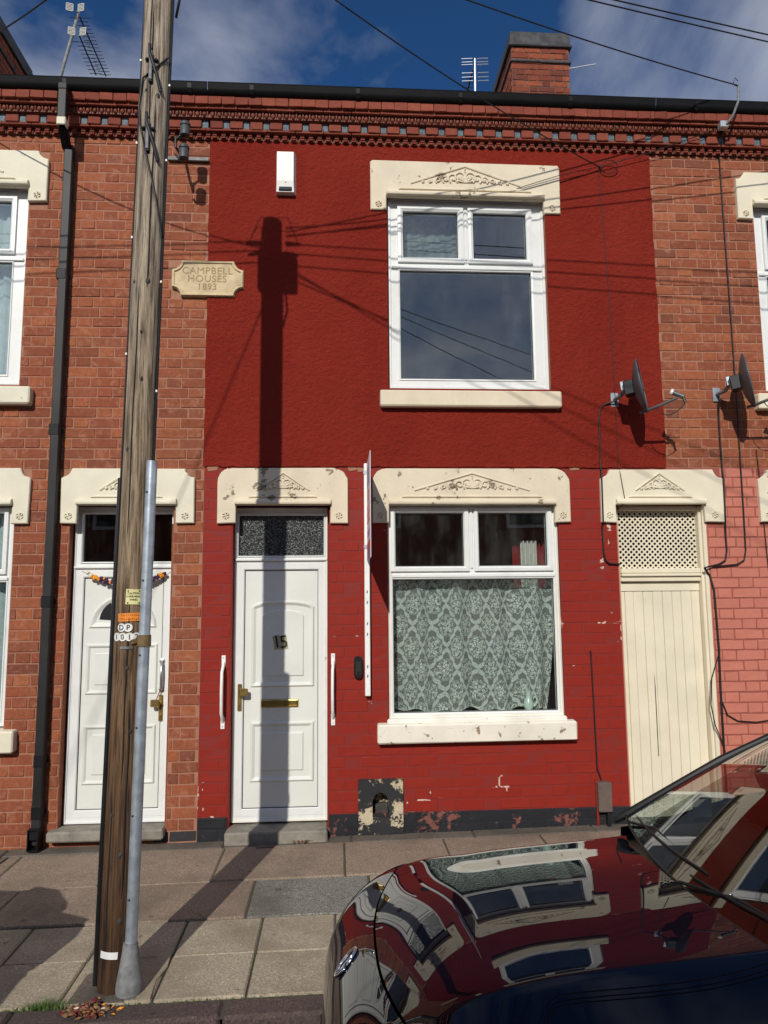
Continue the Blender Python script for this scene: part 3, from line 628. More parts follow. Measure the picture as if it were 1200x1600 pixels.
def chimney(rf, x0, x1, y0, y1, z0, z1):
    ch = MB().box(x0, x1, y0, y1, z0, z1-.02).build('chimney', M['mortar_dark'], rf); random.seed(5)
    for side in (0, 1, 2):
        if side == 0: L = x1-x0; T = Matrix.Translation((x0, y0-.008, 0))
        elif side == 1: L = y1-y0; T = Matrix.Translation((x0-.008, y1, 0)) @ Matrix.Rotation(R(-90), 4, 'Z')
        else: L = y1-y0; T = Matrix.Translation((x1+.008, y0, 0)) @ Matrix.Rotation(R(90), 4, 'Z')
        n = int((z1-.23-z0)/COURSE)
        for x, z, w, k, hs in lay(0, L, z1-.23-n*COURSE, z1-.225, [], zbase=z1-.23-n*COURSE):
            if z < z1-1.25: continue
            o = link('brick', brick_mesh(k, 'brick_hot', random.randrange(6)), ch); o.matrix_local = T @ Matrix.Translation((x, random.uniform(-.003, .003), z)) @ Matrix.Diagonal((w/(STR if k == 's' else HDR), 1, 1, 1))
    for a, b, p in ((z1-.23, z1-.20, .045), (z1-.04, z1, .010)): MB().box(x0-p, x1+p, y0-p, y1+p, a, b, .006, .002).build('cap_course', M['lead'], ch)
    MB().box(x0-.02, x1+.02, y0-.02, y1+.02, z1-.20, z1-.04, .008, .003).build('cap', M['lead'], ch)
    MB().box(x0-.03, x1+.03, y0-.03, y1+.03, z1-.455, z1-.42, .006, .002).build('cap_course', M['lead'], ch)
    MB().lathe([(.15, z1), (.155, z1+.03), (.13, z1+.05), (.08, z1+.055)], 16, Matrix.Translation(((x0+x1)/2+.12, y0+.3, 0))).build('chimney_pot', M['hood_r'], ch, 40)
    return ch
# ------------------------------------------------------------------ doors
def raised(mb_parent, polys, y, mat, name='panel', w=.030, h=.012):
    for p in polys:
        MB().ring(p, [(0, y+.001), (.006, y-h*.5), (.012, y-h), (.020, y-h*.9), (w, y+.001)], closed=False).build(name, M[mat], mb_parent)
def door(house, x0, x1, z0, z1, zt, style):
    """x0..x1, z0..z1 outside of the frame; zt = underside of the transom"""
    y = .085; sx = -1 if style == 'arch' else 1
    fan = (x0+.030, x1-.030, zt+.045, z1-.062) if style == 'arch' else (x0+.060, x1-.020, zt+.055, z1-.055)
    lf = (x0+.020, x1-.012, z0+.035, zt-.004)
    d = holed(x0, x1, z0, z1, [fan, (lf[0]+.004, lf[1]-.004, lf[2]+.004, lf[3]-.004)], y, y+.10).build('door', M['upvc'], house)
    MB().ring(rect(x0, x1, z0, z1), [(0, y+.002), (.003, y-.010), (.014, y-.010), (.018, y+.002)]).build('frame', M['upvc_aged' if style == 'arch' else 'upvc'], d)
    MB().ring(rect(fan[0]-.012, fan[1]+.012, fan[2]-.012, fan[3]+.012), [(0, y+.003), (.004, y-.010), (.010, y-.004), (.014, y+.05), (.004, y+.05)]).build('bead', M['upvc'], d)
    MB().box(fan[0]-.008, fan[1]+.008, y+.030, y+.036, fan[2]-.008, fan[3]+.008).build('fanlight', M['stipple' if style == 'arch' else 'glass_black'], d)
    MB().box(x0+.004, x1-.004, y-.018, y+.003, zt+.004, zt+.022, .004).build('transom', M['upvc'], d)
    # leaf: stile frame with mitred edges and a panel skin
    st = .062; ly = y+.010
    leaf = MB().ring(rect(*lf), [(0, ly+.03), (.001, ly-.006), (.010, ly-.010), (st-.008, ly-.010), (st, ly-.002), (st, ly+.03)]).build('leaf', M['upvc'], d)
    MB().ring(rect(lf[0]+.001, lf[1]-.001, lf[2]+.001, lf[3]-.001), [(-.008, ly+.018), (.0, ly+.012), (.002, ly+.02), (-.006, ly+.03)]).build('gasket', M['rubber'], d)
    MB().ring(rect(lf[0]+st-.001, lf[1]-st+.001, lf[2]+st-.001, lf[3]-st+.001), [(0, ly+.0), (.001, ly-.004), (.0045, ly-.003), (.005, ly+.008)]).build('gasket', M['rubber'], d)
    py = ly+.004; a, b, c, e = lf[0]+st, lf[1]-st, lf[2]+st, lf[3]-st
    MB().box(a-.01, b+.01, py, py+.03, c-.01, e+.01).build('door_skin', M['panel_white'], d)
    if style == 'arch':
        zb0, zb1 = .255, .70; zu0, zu1 = .955, 1.565
        def archp(i):
            X0, X1, Z0, Z1 = a+.052+i, b-.028-i, zu0+i, zu1-i*.9; m = (X0+X1)/2; hw = (X1-X0)/2; ri = .052
            return [(X0, Z0), (X1, Z0)]+[(m+hw*math.cos(t_), Z1+ri*math.sin(t_)*1.0) for t_ in [R(k) for k in (0, 25, 45, 65, 90, 115, 135, 155, 180)]]
        raised(d, [archp(0)], py, 'panel_white', 'moulding', .040, .014)
        MB().prism(archp(.075), py-.009, py+.002, .014).build('panel', M['panel_white'], d)
        raised(d, [rect(a+.052, b-.028, zb0, zb1)], py, 'panel_white', 'moulding', .040, .014)
        MB().prism(rect(a+.127, b-.103, zb0+.075, zb1-.075), py-.009, py+.002, .014).build('panel', M['panel_white'], d)
        lp = MB().ring(rect(-.587, -.299, .803, .866), [(0, py+.001), (.004, py-.010), (.010, py-.012), (.014, py-.006)], closed=False).build('letter_plate', M['brass'], d)
        MB().prism(rect(-.574, -.312, .815, .856), py-.009, py+.002, .004).build('letter_flap', M['brass'], lp)
        for ch, cx in (('1', -.468), ('5', -.415)):
            T = Matrix.Translation((cx, 0, 1.293)) @ Matrix.Rotation(R(-9), 4, 'Y')
            q = rect(-.027, .027, -.054, .054); mb = MB(); mb.prism(q, py-.0115, py-.008, .001); mb.v = [tuple(T @ Vector(v)) for v in mb.v]
            pl = mb.build('number_plate', M['khaki'], d); text_mb(ch, .135, .0006, Matrix.Translation((cx, py-.0135, 1.293)) @ Matrix.Rotation(R(-9), 4, 'Y') @ FRONT).build('number', M['ink'], pl)
        hx, hz0, hz1, sg = -.745, .785, .985, 1
    else:
        zc = 1.415; m = (a+b)/2; rr = (b-a)/2-.045
        half = [(m-rr, zc), (m+rr, zc)]+[(m+rr*math.cos(R(k)), zc+rr*math.sin(R(k))) for k in range(15, 166, 15)]
        raised(d, [half], py, 'panel_white', 'moulding', .045, .014)
        for k in range(3):
            a0, a1 = 4+60*k, 56+60*k
            seg = [(m+.04*math.cos(R(q)), zc+.055+.04*math.sin(R(q))) for q in (a1, a0)]+[(m+(rr-.075)*math.cos(R(a0+(a1-a0)*q/4)), zc+.055+(rr-.085)*math.sin(R(a0+(a1-a0)*q/4))) for q in range(5)]
            MB().prism(seg, py-.004, py+.002, .001).build('sunburst_pane', M['black_plastic'], d)
        raised(d, [rect(a+.03, b-.03, .92, 1.30), rect(a+.03, b-.03, .265, .70)], py, 'panel_white', 'moulding', .034, .013)
        for q0, q1 in ((.985, 1.235), (.33, .635)): MB().prism(rect(a+.095, b-.095, q0, q1), py-.007, py+.002, .012).build('panel', M['panel_white'], d)
        ph = MB().tube([(x1-.068, ly-.012, 1.165), (x1-.066, ly-.045, 1.150), (x1-.064, ly-.050, 1.06), (x1-.066, ly-.045, .965), (x1-.068, ly-.012, .955)], .010, 8).build('pull_handle', M['steel'], d, 60)
        for z in (1.165, .955): MB().lathe([(.022, 0), (.020, .008), (.010, .012)], 12, Matrix.Translation((x1-.068, ly-.010, z)) @ Matrix.Rotation(R(90), 4, 'X')).build('rose', M['steel'], ph, 40)
        MB().tube([(x1-.07, ly-.04, .955), (x1-.10, ly-.035, .88), (x1-.115, ly-.03, .82)], .004, 5).build('red_thread', M['curtain_red'], ph)
        hx, hz0, hz1, sg = x1-.070, .722, .915, -1
    hp = MB().box(hx-.015, hx+.015, ly-.022, ly-.008, hz0, hz1, .004).build('handle', M['brass'], d)
    mb = MB(); mb.tube([(hx, ly-.02, hz1-.055), (hx, ly-.052, hz1-.055)], .010, 10); mb.box(min(hx, hx+sg*.068), max(hx, hx+sg*.068), ly-.066, ly-.042, hz1-.085, hz1-.030, .007); mb.build('lever', M['brass'], hp, 40)
    MB().tube([(hx, ly-.02, hz0+.045), (hx, ly-.030, hz0+.045)], .008, 10).build('lock', M['brass'], hp)
    return d
def lining(house, x0, x1, z0, z1, mat):          # brick reveal lining at the sides of an opening
    for x, s in ((x0, 1), (x1, -1)): MB().box(min(x, x+s*.010), max(x, x+s*.010), .002, .19, z0, z1, .002).build('reveal', M[mat], house)
def downpipe(house):
    x = -2.125; g = MB(); zt = 5.60
    d = MB().box(x-.045, x+.020, -.245, -.180, pz(5.46, .24), zt, .006).build('downpipe', M['downpipe'], house)
    MB().box(x-.050, x+.025, -.250, -.175, zt-.01, zt+.05, .008).build('outlet', M['gutter'], d)
    MB().box(x-.047, x+.022, -.2475, -.1775, pz(5.46, .24), pz(5.53, .24), .006).build('painted_end', M['hood_l'], d)
    mb = MB(); a, b = pz(5.47, .21), pz(5.24, .06); vs = []
    for z, y0, y1, dx in ((a, -.243, -.182, 0), (b, -.085, -.022, -.015)): vs += [(x-.043+dx, y0, z), (x+.018+dx, y0, z), (x+.018+dx, y1, z), (x-.043+dx, y1, z)]
    mb.add(vs, [(0, 1, 5, 4), (1, 2, 6, 5), (2, 3, 7, 6), (3, 0, 4, 7), (0, 3, 2, 1), (4, 5, 6, 7)]); mb.build('offset_bend', M['gutter'], d)
    def pipe(z0, z1, xa, xb):
        m = MB().box(-.033, .033, -.078, -.016, z0, z1, .006); m.v = [(px+xa+(xb-xa)*(z-z0)/(z1-z0), py, z) for px, py, z in m.v]; return m
    pipe(-.10, pz(5.28, .06), -2.150, -2.135).build('pipe_length', M['downpipe'], d)
    for z in (4.16, 2.92, 1.62, .48, .12):
        c = MB().box(-2.186, -2.110, -.081, -.013, z-.045, z+.045, .006).build('pipe_collar', M['gutter'], d)
        MB().box(-2.197, -2.101, -.016, -.003, z-.018, z+.018, .003).build('bracket', M['gutter'], c)
    mb = MB(); z0 = zg(-2.15, -.05)
    mb.ring([(-2.186, z0+.012), (-2.112, z0+.012), (-2.112, z0+.16), (-2.186, z0+.16)], [(0, -.125), (.006, -.125), (.008, -.02), (0, -.02)]); mb.box(-2.182, -2.116, -.11, -.02, z0+.085, z0+.158, .004); mb.build('shoe', M['gutter'], d)
# ------------------------------------------------------------------ the three houses
GZ = -.18; ZT = 5.366
HOOD_LO = dict(zt=pz(2.640, .03), zs=pz(2.349, .03), ze=pz(2.208, .03)); HOOD_UP = dict(zt=pz(5.234, .03), zs=pz(4.920, .03), ze=pz(4.800, .03))
def hd(parent, xa, xb, i0, i1, lv, style, mat, wide): return hood(parent, px_(xa, .03), px_(xb, .03), px_(i0, .03), px_(i1, .03), lv['zt'], lv['zs'], lv['ze'], style, mat, wide)
LWIN, UWIN = (.385, 1.745, .690, 2.350), (.408, 1.728, 3.285, 4.925)
def sh(h, d): return (h[0]+d, h[1]+d, h[2], h[3])
def hoodhole(xa, xb, lv): return (px_(xa, .03)+.006, px_(xb, .03)-.006, lv['ze']+.006, lv['zt']-.006)
# ---- house on the left: bare red brick
hl = thing('terraced_house', 'brick terraced house on the left with bare red walls, cream hoods and black downpipe', 'house', (-2.6, .3, -.12), 'terraced houses in a row')
XL0, XL1 = -5.2, -1.030; dxl = -4.185
LD = (-2.035, -1.255, -.02, 2.35)
holes = [LD, sh(UWIN, dxl), sh(LWIN, dxl)]
wall = holed(XL0, XL1, GZ, ZT, holes, .0045, .23).build('wall', M['mortar'], hl)
hh = [hoodhole(-2.104, -1.10, HOOD_LO), hoodhole(.272+dxl, 1.866+dxl, HOOD_UP), hoodhole(.275+dxl, 1.848+dxl, HOOD_LO), (-1.318, -1.02, 4.045, 4.318)]
cells = lay(XL0, XL1, GZ, ZT-.002, holes+hh, zbase=-.048)
low = [c for c in cells if c[1] < -.05 and c[0] > -1.3]; cells = [c for c in cells if not (c[1] < -.05 and c[0] > -1.3)]
place_bricks(cells, 'brick', wall, 290, 3); place_bricks(low, 'brick_blue', wall, 10, 4)
cornice(hl, XL0, XL1)
hd(hl, -2.104, -1.100, -1.982, -1.239, HOOD_LO, 'cut', 'hood_l', False); hd(hl, .275+dxl, 1.848+dxl, .403+dxl, 1.722+dxl, HOOD_LO, 'cut', 'hood_l', True); hd(hl, .272+dxl, 1.866+dxl, .408+dxl, 1.722+dxl, HOOD_UP, 'cut', 'hood_l', True)
window(hl, dxl-.005, True); window(hl, dxl, False)
sill(hl, .30+dxl, 1.82+dxl, .525, .680, 'hood_l'); sill(hl, .34+dxl, 1.812+dxl, 3.140, 3.275, 'hood_l')
door(hl, -2.015, -1.262, -.005, 2.345, 1.865, 'sunburst'); lining(hl, -2.035, -1.2545, -.02, 2.205, 'brick')
MB().box(-2.075, -1.255, -.085, .20, -.085, -.012, .012, .002).build('doorstep', M['stone_step'], hl)
rl = roof(hl, XL0, XL1); shell(hl, XL0, XL1); downpipe(hl); chimney(rl, -5.15, -4.39, 3.2, 4.30, 7.2, 9.22)
# ---- the red house
hm = thing('terraced_house', 'red painted terraced house in the middle, rendered above and painted brick below', 'house', (.8, .3, -.12), 'terraced houses in a row')
XM0, XM1, XMU = -1.030, 2.215, 2.642
MD = (-.812, -.066, -.05, 2.35)
holes = [MD, UWIN, LWIN, (.24, .395, .02, .22)]
wall = holed(XM0, XM1, GZ, 2.650, holes, .0016, .23).build('wall', M['paint_mortar'], hm)
up = holed(XM0, XMU, 2.650, ZT, [UWIN], .0045, .23).build('upper_wall', M['mortar'], hm)
PLZ = .040
hh = [hoodhole(-.93, .078, HOOD_LO), hoodhole(.275, 1.848, HOOD_LO), (.156, .482, -.2, .282)]
cells = lay(XM0, XM1, GZ, 2.650, holes+hh, zbase=-.041)
place_bricks([c for c in cells if c[1] > PLZ and not (c[0] < -.8 and False)], 'paint_brick', wall, 270, 5, jit=.0012)
place_bricks([c for c in cells if c[1] < PLZ], 'black_brick', wall, 30, 6, yf=-.014)
MB().box(-.066, XM1, -.0115, .0, GZ, PLZ-.003, .002).build('plinth_joint', M['black_brick'], wall); MB().box(XM0+.002, -.812, -.0115, .0, GZ, PLZ-.003, .002).build('plinth_joint', M['black_brick'], wall)
# render coat with a ragged, slightly lifted lower edge
rc = holed(XM0, XMU, 2.652, ZT-.006, [UWIN], -.012, .004)
rnd_ = random.Random(9); o = rc.build('render_coat', M['render'], up)
edge = MB(); x = XM0; pts = []
while x < XMU: pts.append((x, 2.652-rnd_.uniform(.0, .012))); x += rnd_.uniform(.02, .07)
pts.append((XMU, 2.648)); edge.prism(pts+[(XMU, 2.668), (XM0, 2.668)], -.0135, .001, .003).build('render_edge', M['render'], up)
for x_, sg in ((XM0, -1), (XMU, 1)):          # wavering side edges of the coat
    pts = []; z = 2.66
    while z < ZT-.03: pts.append((x_+sg*rnd_.uniform(.001, .011), z)); z += rnd_.uniform(.03, .11)
    pts.append((x_+sg*.004, ZT-.008)); inner = [(x_-sg*.02, ZT-.008), (x_-sg*.02, 2.66)]
    poly = pts+inner if sg > 0 else list(reversed(pts+inner)); MB().prism(poly, -.0130, .001, .003).build('render_edge', M['render'], up)
for a, b, hgt in ((-1.0, -.93, .030), (.09, .15, .026), (.16, .25, .034), (1.86, 1.93, .018)):      # patches where the coat has dropped off
    q = [(a, 2.640-hgt), (b, 2.638-hgt*.6), (b+.01, 2.650), ((a+b)/2, 2.662), (a-.012, 2.652)]
    MB().prism(q, -.0045, .004, .002).build('bare_patch', M['mortar'], up)
cornice(hm, XM0, XMU)
hd(hm, -.930, .078, -.788, -.057, HOOD_LO, 'round', 'hood_m', False); hd(hm, .275, 1.848, .403, 1.722, HOOD_LO, 'round', 'hood_m', True); hd(hm, .272, 1.866, .408, 1.722, HOOD_UP, 'small', 'hood_m', True)
wl = window(hm, 0, True, True); window(hm, 0, False)
MB().ring(rect(.387, 1.744, .692, 2.347), [(0, .050), (.002, .026), (.012, .022), (.016, .045)]).build('subframe', M['upvc_aged'], wl)
MB().box(.372, 1.752, -.030, .06, .678, .716, .010, .002).build('timber_sill', M['upvc_aged'], wl)
sill(hm, .30, 1.832, .530, .672, 'sill_low'); sill(hm, .34, 1.812, 3.145, 3.275, 'sill_up')
door(hm, -.800, -.078, -.028, 2.338, 1.915, 'arch'); lining(hm, -.812, -.066, -.05, 2.205, 'paint_brick')
MB().box(-.815, -.078, -.115, .20, -.135, -.042, .010, .002).build('doorstep', M['stone_step'], hm)
MB().box(-.80, -.09, -.065, .0, -.20, -.14, .01).build('step_base', M['cement'], hm)
# boot scraper stone with an arched recess
outer = rect(px_(.152, .03), px_(.486, .03), -.108, .282); cxs = .314; inn = [(.255, .012), (.378, .012), (.378, .115)]+[(cxs+.0615*math.cos(R(k)), .115+.075*math.sin(R(k))) for k in (20, 45, 70, 90, 110, 135, 160)]+[(.255, .115)]
mb = MB(); n = len(inn); ov = []
for x, z in inn:
    dx, dz = x-cxs, z-.09; k = min((outer[1][0]-cxs)/abs(dx) if dx > 0 else (cxs-outer[0][0])/abs(dx) if dx < 0 else 9, (outer[2][1]-.09)/dz if dz > 0 else (.09-outer[0][1])/-dz if dz < 0 else 9); ov.append((cxs+dx*k, .09+dz*k))
extra = list(outer)
mb.add([(x, -.028, z) for x, z in inn]+[(x, -.028, z) for x, z in ov]+[(x, .10, z-.02*(k < 2)) for k, (x, z) in enumerate(inn)]+[(x, -.028, z) for x, z in extra], [])
for i in range(n):
    k = (i+1) % n; a, b = ov[i], ov[k]
    mb.f.append((i, n+i, n+k, k)); mb.f.append((i, k, 2*n+k, 2*n+i))
    for ci, c in enumerate(extra):
        on = lambda p, c: abs(p[0]-c[0]) < 1e-6 or abs(p[1]-c[1]) < 1e-6
        if abs(a[0]-b[0]) > 1e-6 and abs(a[1]-b[1]) > 1e-6 and on(a, c) and on(b, c): mb.f.append((n+i, 3*n+ci, n+k))
mb.f.append(tuple(range(2*n, 3*n)))
bs = mb.build('boot_scraper_stone', M['scraper'], hm)
MB().ring(outer, [(0, .02), (-.001, -.024), (.003, -.0285), (.005, -.02)], closed=False).build('stone_edge', M['scraper'], bs)
MB().prism([(.258, .014), (.375, .014), (.375, .085), (.258, .085)], .070, .098, .004).build('recess_back', M['recess'], bs)
rm = roof(hm, XM0, XMU); shell(hm, XM0, XMU); chimney(rm, 2.345, 3.125, 3.2, 4.35, 7.2, 9.215)
# ---- house on the right, with the shared passage door
hr = thing('terraced_house', 'terraced house on the right, bare brick above and pink paint below, cream passage door', 'house', (4.0, .3, -.12), 'terraced houses in a row')
XR1 = 6.6; dxr = 3.130; PD = (2.215, 2.962, -.10, 2.35)
holes = [sh(UWIN, dxr), sh(LWIN, dxr+.01)]
uw = holed(XMU, XR1, 2.650, ZT, holes, .0045, .23).build('upper_wall', M['mortar'], hr)
lw = holed(2.215, XR1, GZ, 2.650, holes+[PD], .0035, .23).build('wall', M['pink_mortar'], hr)
hh = [hoodhole(2.102, 3.112, HOOD_LO), hoodhole(.272+dxr, 1.866+dxr, HOOD_UP), hoodhole(.285+dxr, 1.858+dxr, HOOD_LO)]
place_bricks(lay(XMU, XR1, 2.650, ZT-.002, holes+hh, zbase=2.650-33*COURSE), 'brick', uw, 220, 7)
place_bricks(lay(2.962, XR1, GZ, 2.650, holes+hh, zbase=2.650-33*COURSE), 'pink_brick', lw, 80, 8, jit=.0012)
cornice(hr, XMU, XR1)
hd(hr, 2.102, 3.112, 2.222, 2.948, HOOD_LO, 'cut', 'hood_r', False); hd(hr, .285+dxr, 1.858+dxr, .413+dxr, 1.732+dxr, HOOD_LO, 'cut', 'hood_r', True); hd(hr, .272+dxr, 1.866+dxr, .408+dxr, 1.722+dxr, HOOD_UP, 'cut', 'hood_r', True)
window(hr, dxr+.01, True); window(hr, dxr, False)
sill(hr, .31+dxr, 1.84+dxr, .53, .672, 'hood_r'); sill(hr, .34+dxr, 1.812+dxr, 3.145, 3.275, 'hood_r')
lining(hr, 2.2155, 2.962, -.1, 2.205, 'pink_brick')
# passage door: cream frame, pierced lattice over a boarded leaf
yd = .075; cw = 'cream_wood'
pd = MB().box(2.216, 2.252, yd-.02, yd+.08, -.10, 2.34, .005).build('passage_door', M[cw], hr)
MB().box(2.905, 2.960, yd-.045, yd+.08, -.10, 2.34, .006).build('jamb', M[cw], pd); MB().box(2.925, 2.958, .004, yd-.040, -.10, 2.34, .005).build('jamb_mould', M[cw], pd)
MB().box(2.252, 2.905, yd-.03, yd+.08, 2.305, 2.345, .006).build('head', M[cw], pd)
for z0, z1, p in ((1.735, 1.775, .030), (1.775, 1.800, .050), (1.800, 1.842, .036)): MB().box(2.252, 2.905, yd-p, yd+.06, z0+.001, z1-.001, .006).build('transom', M[cw], pd)
lat = MB(); X0, X1, Z0, Z1 = 2.252, 2.905, 1.842, 2.305; pit = .0440; th = .0055; yl = yd+.012
import itertools
nx = int((X1-X0)/pit)+1; nz_ = int((Z1-Z0)/pit)+1
for s in (1, -1):
    k0 = -nz_-2; 
    for k in range(k0, nx+nz_+3):
        # diagonal bar x = X0 + k*pit + s*(z-Z0)
        za, zb = Z0, Z1; xa = X0+k*pit+s*(za-Z0); xb = X0+k*pit+s*(zb-Z0)
        def clip(xa, za, xb, zb):
            t0, t1 = 0, 1; dx = xb-xa
            for lim, sg in ((X0, 1), (X1, -1)):
                f0 = sg*(xa-lim); f1 = sg*(xb-lim)
                if f0 < 0 and f1 < 0: return None
                if f0 < 0: t0 = max(t0, f0/(f0-f1))
                elif f1 < 0: t1 = min(t1, f0/(f0-f1))
            return (xa+dx*t0, za+(zb-za)*t0, xa+dx*t1, za+(zb-za)*t1) if t1 > t0+.01 else None
        c = clip(xa, za, xb, zb)
        if c:
            ax, az, bx_, bz = c; nx_, nz2 = (az-bz), (bx_-ax); L = math.hypot(nx_, nz2); nx_, nz2 = nx_/L*th, nz2/L*th
            lat.prism([(ax-nx_, az-nz2), (bx_-nx_, bz-nz2), (bx_+nx_, bz+nz2), (ax+nx_, az+nz2)] if True else [], yl+(.0008 if s > 0 else 0), yl+.008)
for i in range(nx+1):
    for j in range(nz_+1):
        # round piercings: a ring in every cell of one colour of the board
        cx, cz = X0+i*pit, Z0+(j+.5)*pit+.0
        if X0+.018 < cx < X1-.018 and Z0+.018 < cz < Z1-.018:
            rg = [(cx+.0225*math.cos(R(a)), cz+.0225*math.sin(R(a))) for a in range(0, 360, 30)]
            lat.ring(rg, [(0, yl+.0016), (.0075, yl+.0016), (.0075, yl+.006), (0, yl+.006)])
lt = lat.build('lattice', M[cw], pd)
leafz = 1.735; MB().box(2.252, 2.905, yd+.055, yd+.06, -.1, 2.3).build('backing', M['dark'], pd)
MB().box(2.254, 2.903, yd+.004, yd+.04, leafz-.075, leafz-.004, .003).build('rail', M[cw], pd)
bx = [2.254, 2.290, 2.360, 2.439, 2.518, 2.597, 2.677, 2.751, 2.836, 2.903]
for i in range(9): MB().box(bx[i]+.0012, bx[i+1]-.0012, yd+.008+(0 if i % 2 else .0012), yd+.04, -.075, leafz-.078, .003, .0006).build('board', M[cw], pd)
MB().prism([(2.494, .38), (2.4995, .38), (2.501, .9), (2.496, 1.02), (2.4955, .9)], yd+.0055, yd+.012).build('split', M['dark'], pd)
MB().box(2.215, 2.962, -.06, .2, -.16, -.09, .01).build('doorstep', M['stone_step'], hr)
roof(hr, XMU, XR1); shell(hr, XMU, XR1)
# ------------------------------------------------------------------ things on and in the houses
# name stone
pq = thing('name_plaque', 'buff stone plaque with scooped corners reading CAMPBELL HOUSES 1893', 'plaque', (-1.03, 0, 4.18))
x0, x1, z0, z1, r = px_(-1.320, .04), px_(-.752, .04), pz(4.033, .04), pz(4.330, .04), .072
def scoop(x0, x1, z0, z1, r): return [(x0+r, z0), (x1-r, z0)]+arc(x1, z0, r, 180, 90, 6)[1:]+[(x1, z1-r)]+arc(x1, z1, r, 270, 180, 6)[1:]+[(x0+r, z1)]+arc(x0, z1, r, 0, -90, 6)[1:]+[(x0, z0+r)]+arc(x0, z0, r, 90, 0, 6)[1:-1]
MB().prism(scoop(x0, x1, z0, z1, r), -.026, .010, .004).build('stone', M['plaque'], pq)
MB().ring(scoop(x0+.004, x1-.004, z0+.004, z1-.004, r), [(0, -.024), (.002, -.038), (.016, -.038), (.020, -.027)], closed=False).build('rim', M['plaque'], pq)
MB().prism(scoop(x0+.022, x1-.022, z0+.022, z1-.022, r+.004), -.0285, -.022, .002).build('field', M['plaque'], pq)
for s_, zz, sz in (('CAMPBELL', .062, .080), ('HOUSES', -.004, .080), ('1893', -.070, .074)):
    text_mb(s_, sz, .0012, Matrix.Translation(((x0+x1)/2-.004, -.0293, (z0+z1)/2+zz)) @ FRONT, 1.08).build('lettering', M['plaque_letter'], pq)
# alarm box
ab = thing('alarm_box', 'cream burglar alarm box high on the red render', 'alarm box', (-.41, 0, 5.1))
a0, a1, c0, c1 = px_(-.502, .07), px_(-.338, .07), pz(4.932, .07), pz(5.292, .07)
mb = MB(); f = .018
vs = [(a0, -.010, c0), (a1, -.010, c0), (a1, -.010, c1), (a0, -.010, c1), (a0+.006, -.062, c0+.004), (a1-.014, -.062, c0+.004), (a1-.018, -.075, c0+.095), (a0+.010, -.075, c0+.095), (a1-.018, -.075, c1-.012), (a0+.010, -.075, c1-.012)]
mb.add(vs, [(4, 5, 6, 7), (7, 6, 8, 9), (0, 1, 5, 4), (3, 9, 8, 2), (0, 4, 7), (0, 7, 9, 3), (1, 6, 5), (1, 2, 8, 6)]); mb.build('case', M['white_plastic'], ab)
MB().box(a0+.024, a1-.030, -.072, -.055, c0+.010, c0+.050, .006).build('strobe_lens', M['glass_black'], ab); MB().box(a0+.030, a1-.036, -.066, -.058, c0+.014, c0+.044).build('lens_back', M['black_plastic'], ab)
MB().lathe([(.005, 0), (.005, .006)], 8, Matrix.Translation(((a0+a1)/2, -.068, c0+.08)) @ Matrix.Rotation(R(90), 4, 'X')).build('screw', M['ink'], ab); MB().box(a0+.003, a1-.003, -.011, -.0115+.006, c0-.012, c1, 0).build('back_plate', M['black_plastic'], ab)
# doorbell camera
db = thing('doorbell', 'slim black doorbell unit on red painted brick beside the white post', 'doorbell', (.155, 0, 1.1))
bp = [(x, z) for x, z in arc(.155, 1.155, .034, 0, 180, 8)]+[(x, z) for x, z in arc(.155, 1.055, .034, 180, 360, 8)]
MB().prism(bp, -.034, -.002, .006).build('body', M['black_plastic'], db, 40); MB().prism([(.133, 1.05), (.177, 1.05), (.177, 1.15), (.133, 1.15)], -.038, -.033, .003).build('face', M['rubber'], db); MB().lathe([(.012, 0), (.010, .003)], 14, Matrix.Translation((.155, -.037, 1.068)) @ Matrix.Rotation(R(90), 4, 'X')).build('button', M['black_plastic'], db)
# grab rails
for cx, top, bot, lab in ((-.856, 1.200, .675, 'white metal grab rail on the wall left of the numbered door'), (-.036, 1.203, .686, 'white metal grab rail on the wall right of the numbered door')):
    g = thing('grab_rail', lab, 'grab rail', (cx, 0, bot), 'grab rails beside the numbered door')
    MB().tube([(cx, -.004, top-.045), (cx, -.03, top-.075), (cx-.003, -.062, top-.115), (cx-.004, -.066, (top+bot)/2), (cx-.003, -.062, bot+.115), (cx, -.03, bot+.075), (cx, -.004, bot+.045)], .0115, 10).build('bar', M['white_paint'], g, 60)
    for z in (top-.035, bot+.035):
        p = MB().prism(rect(cx-.015, cx+.015, z-.042, z+.042), -.008, -.001, .002).build('fixing_plate', M['white_paint'], g)
        for q in (-.024, .024): MB().ball((cx, -.008, z+q), .004, .003, .004, 6, 4).build('screw', M['rust'], p)
# estate agent's board, square to the wall
sb = thing('agent_board', 'white estate agent board on a white post, edge on to the street', 'sign board', (.225, 0, .89))
MB().box(.205, .245, -.058, -.012, .895, 2.668, .004).build('post', M['white_paint'], sb)
rr = random.Random(4)
for z in (1.03, 1.10, 1.34, 1.42, 1.58, 1.66): MB().prism([(.219, z), (.228, z+.004), (.230, z+.02), (.222, z+.026)], -.0588, -.056).build('paint_chip', M['rust'], sb)
bd = MB().box(.226, .232, -.610, -.045, 1.905, 2.655, .001).build('panel', M['sign_white'], sb)
SIDE = Matrix.Translation((.2252, -.33, 0)) @ Matrix(((0, 0, -1, 0), (-1, 0, 0, 0), (0, 1, 0, 0), (0, 0, 0, 1)))       # text read from the door side
def strip(z0, z1, m, y0=-.606, y1=-.05): MB().box(.2248, .2262, y0, y1, z0, z1).build('print', M[m], bd)
strip(1.985, 2.035, 'sign_red'); strip(1.910, 1.984, 'sign_violet')
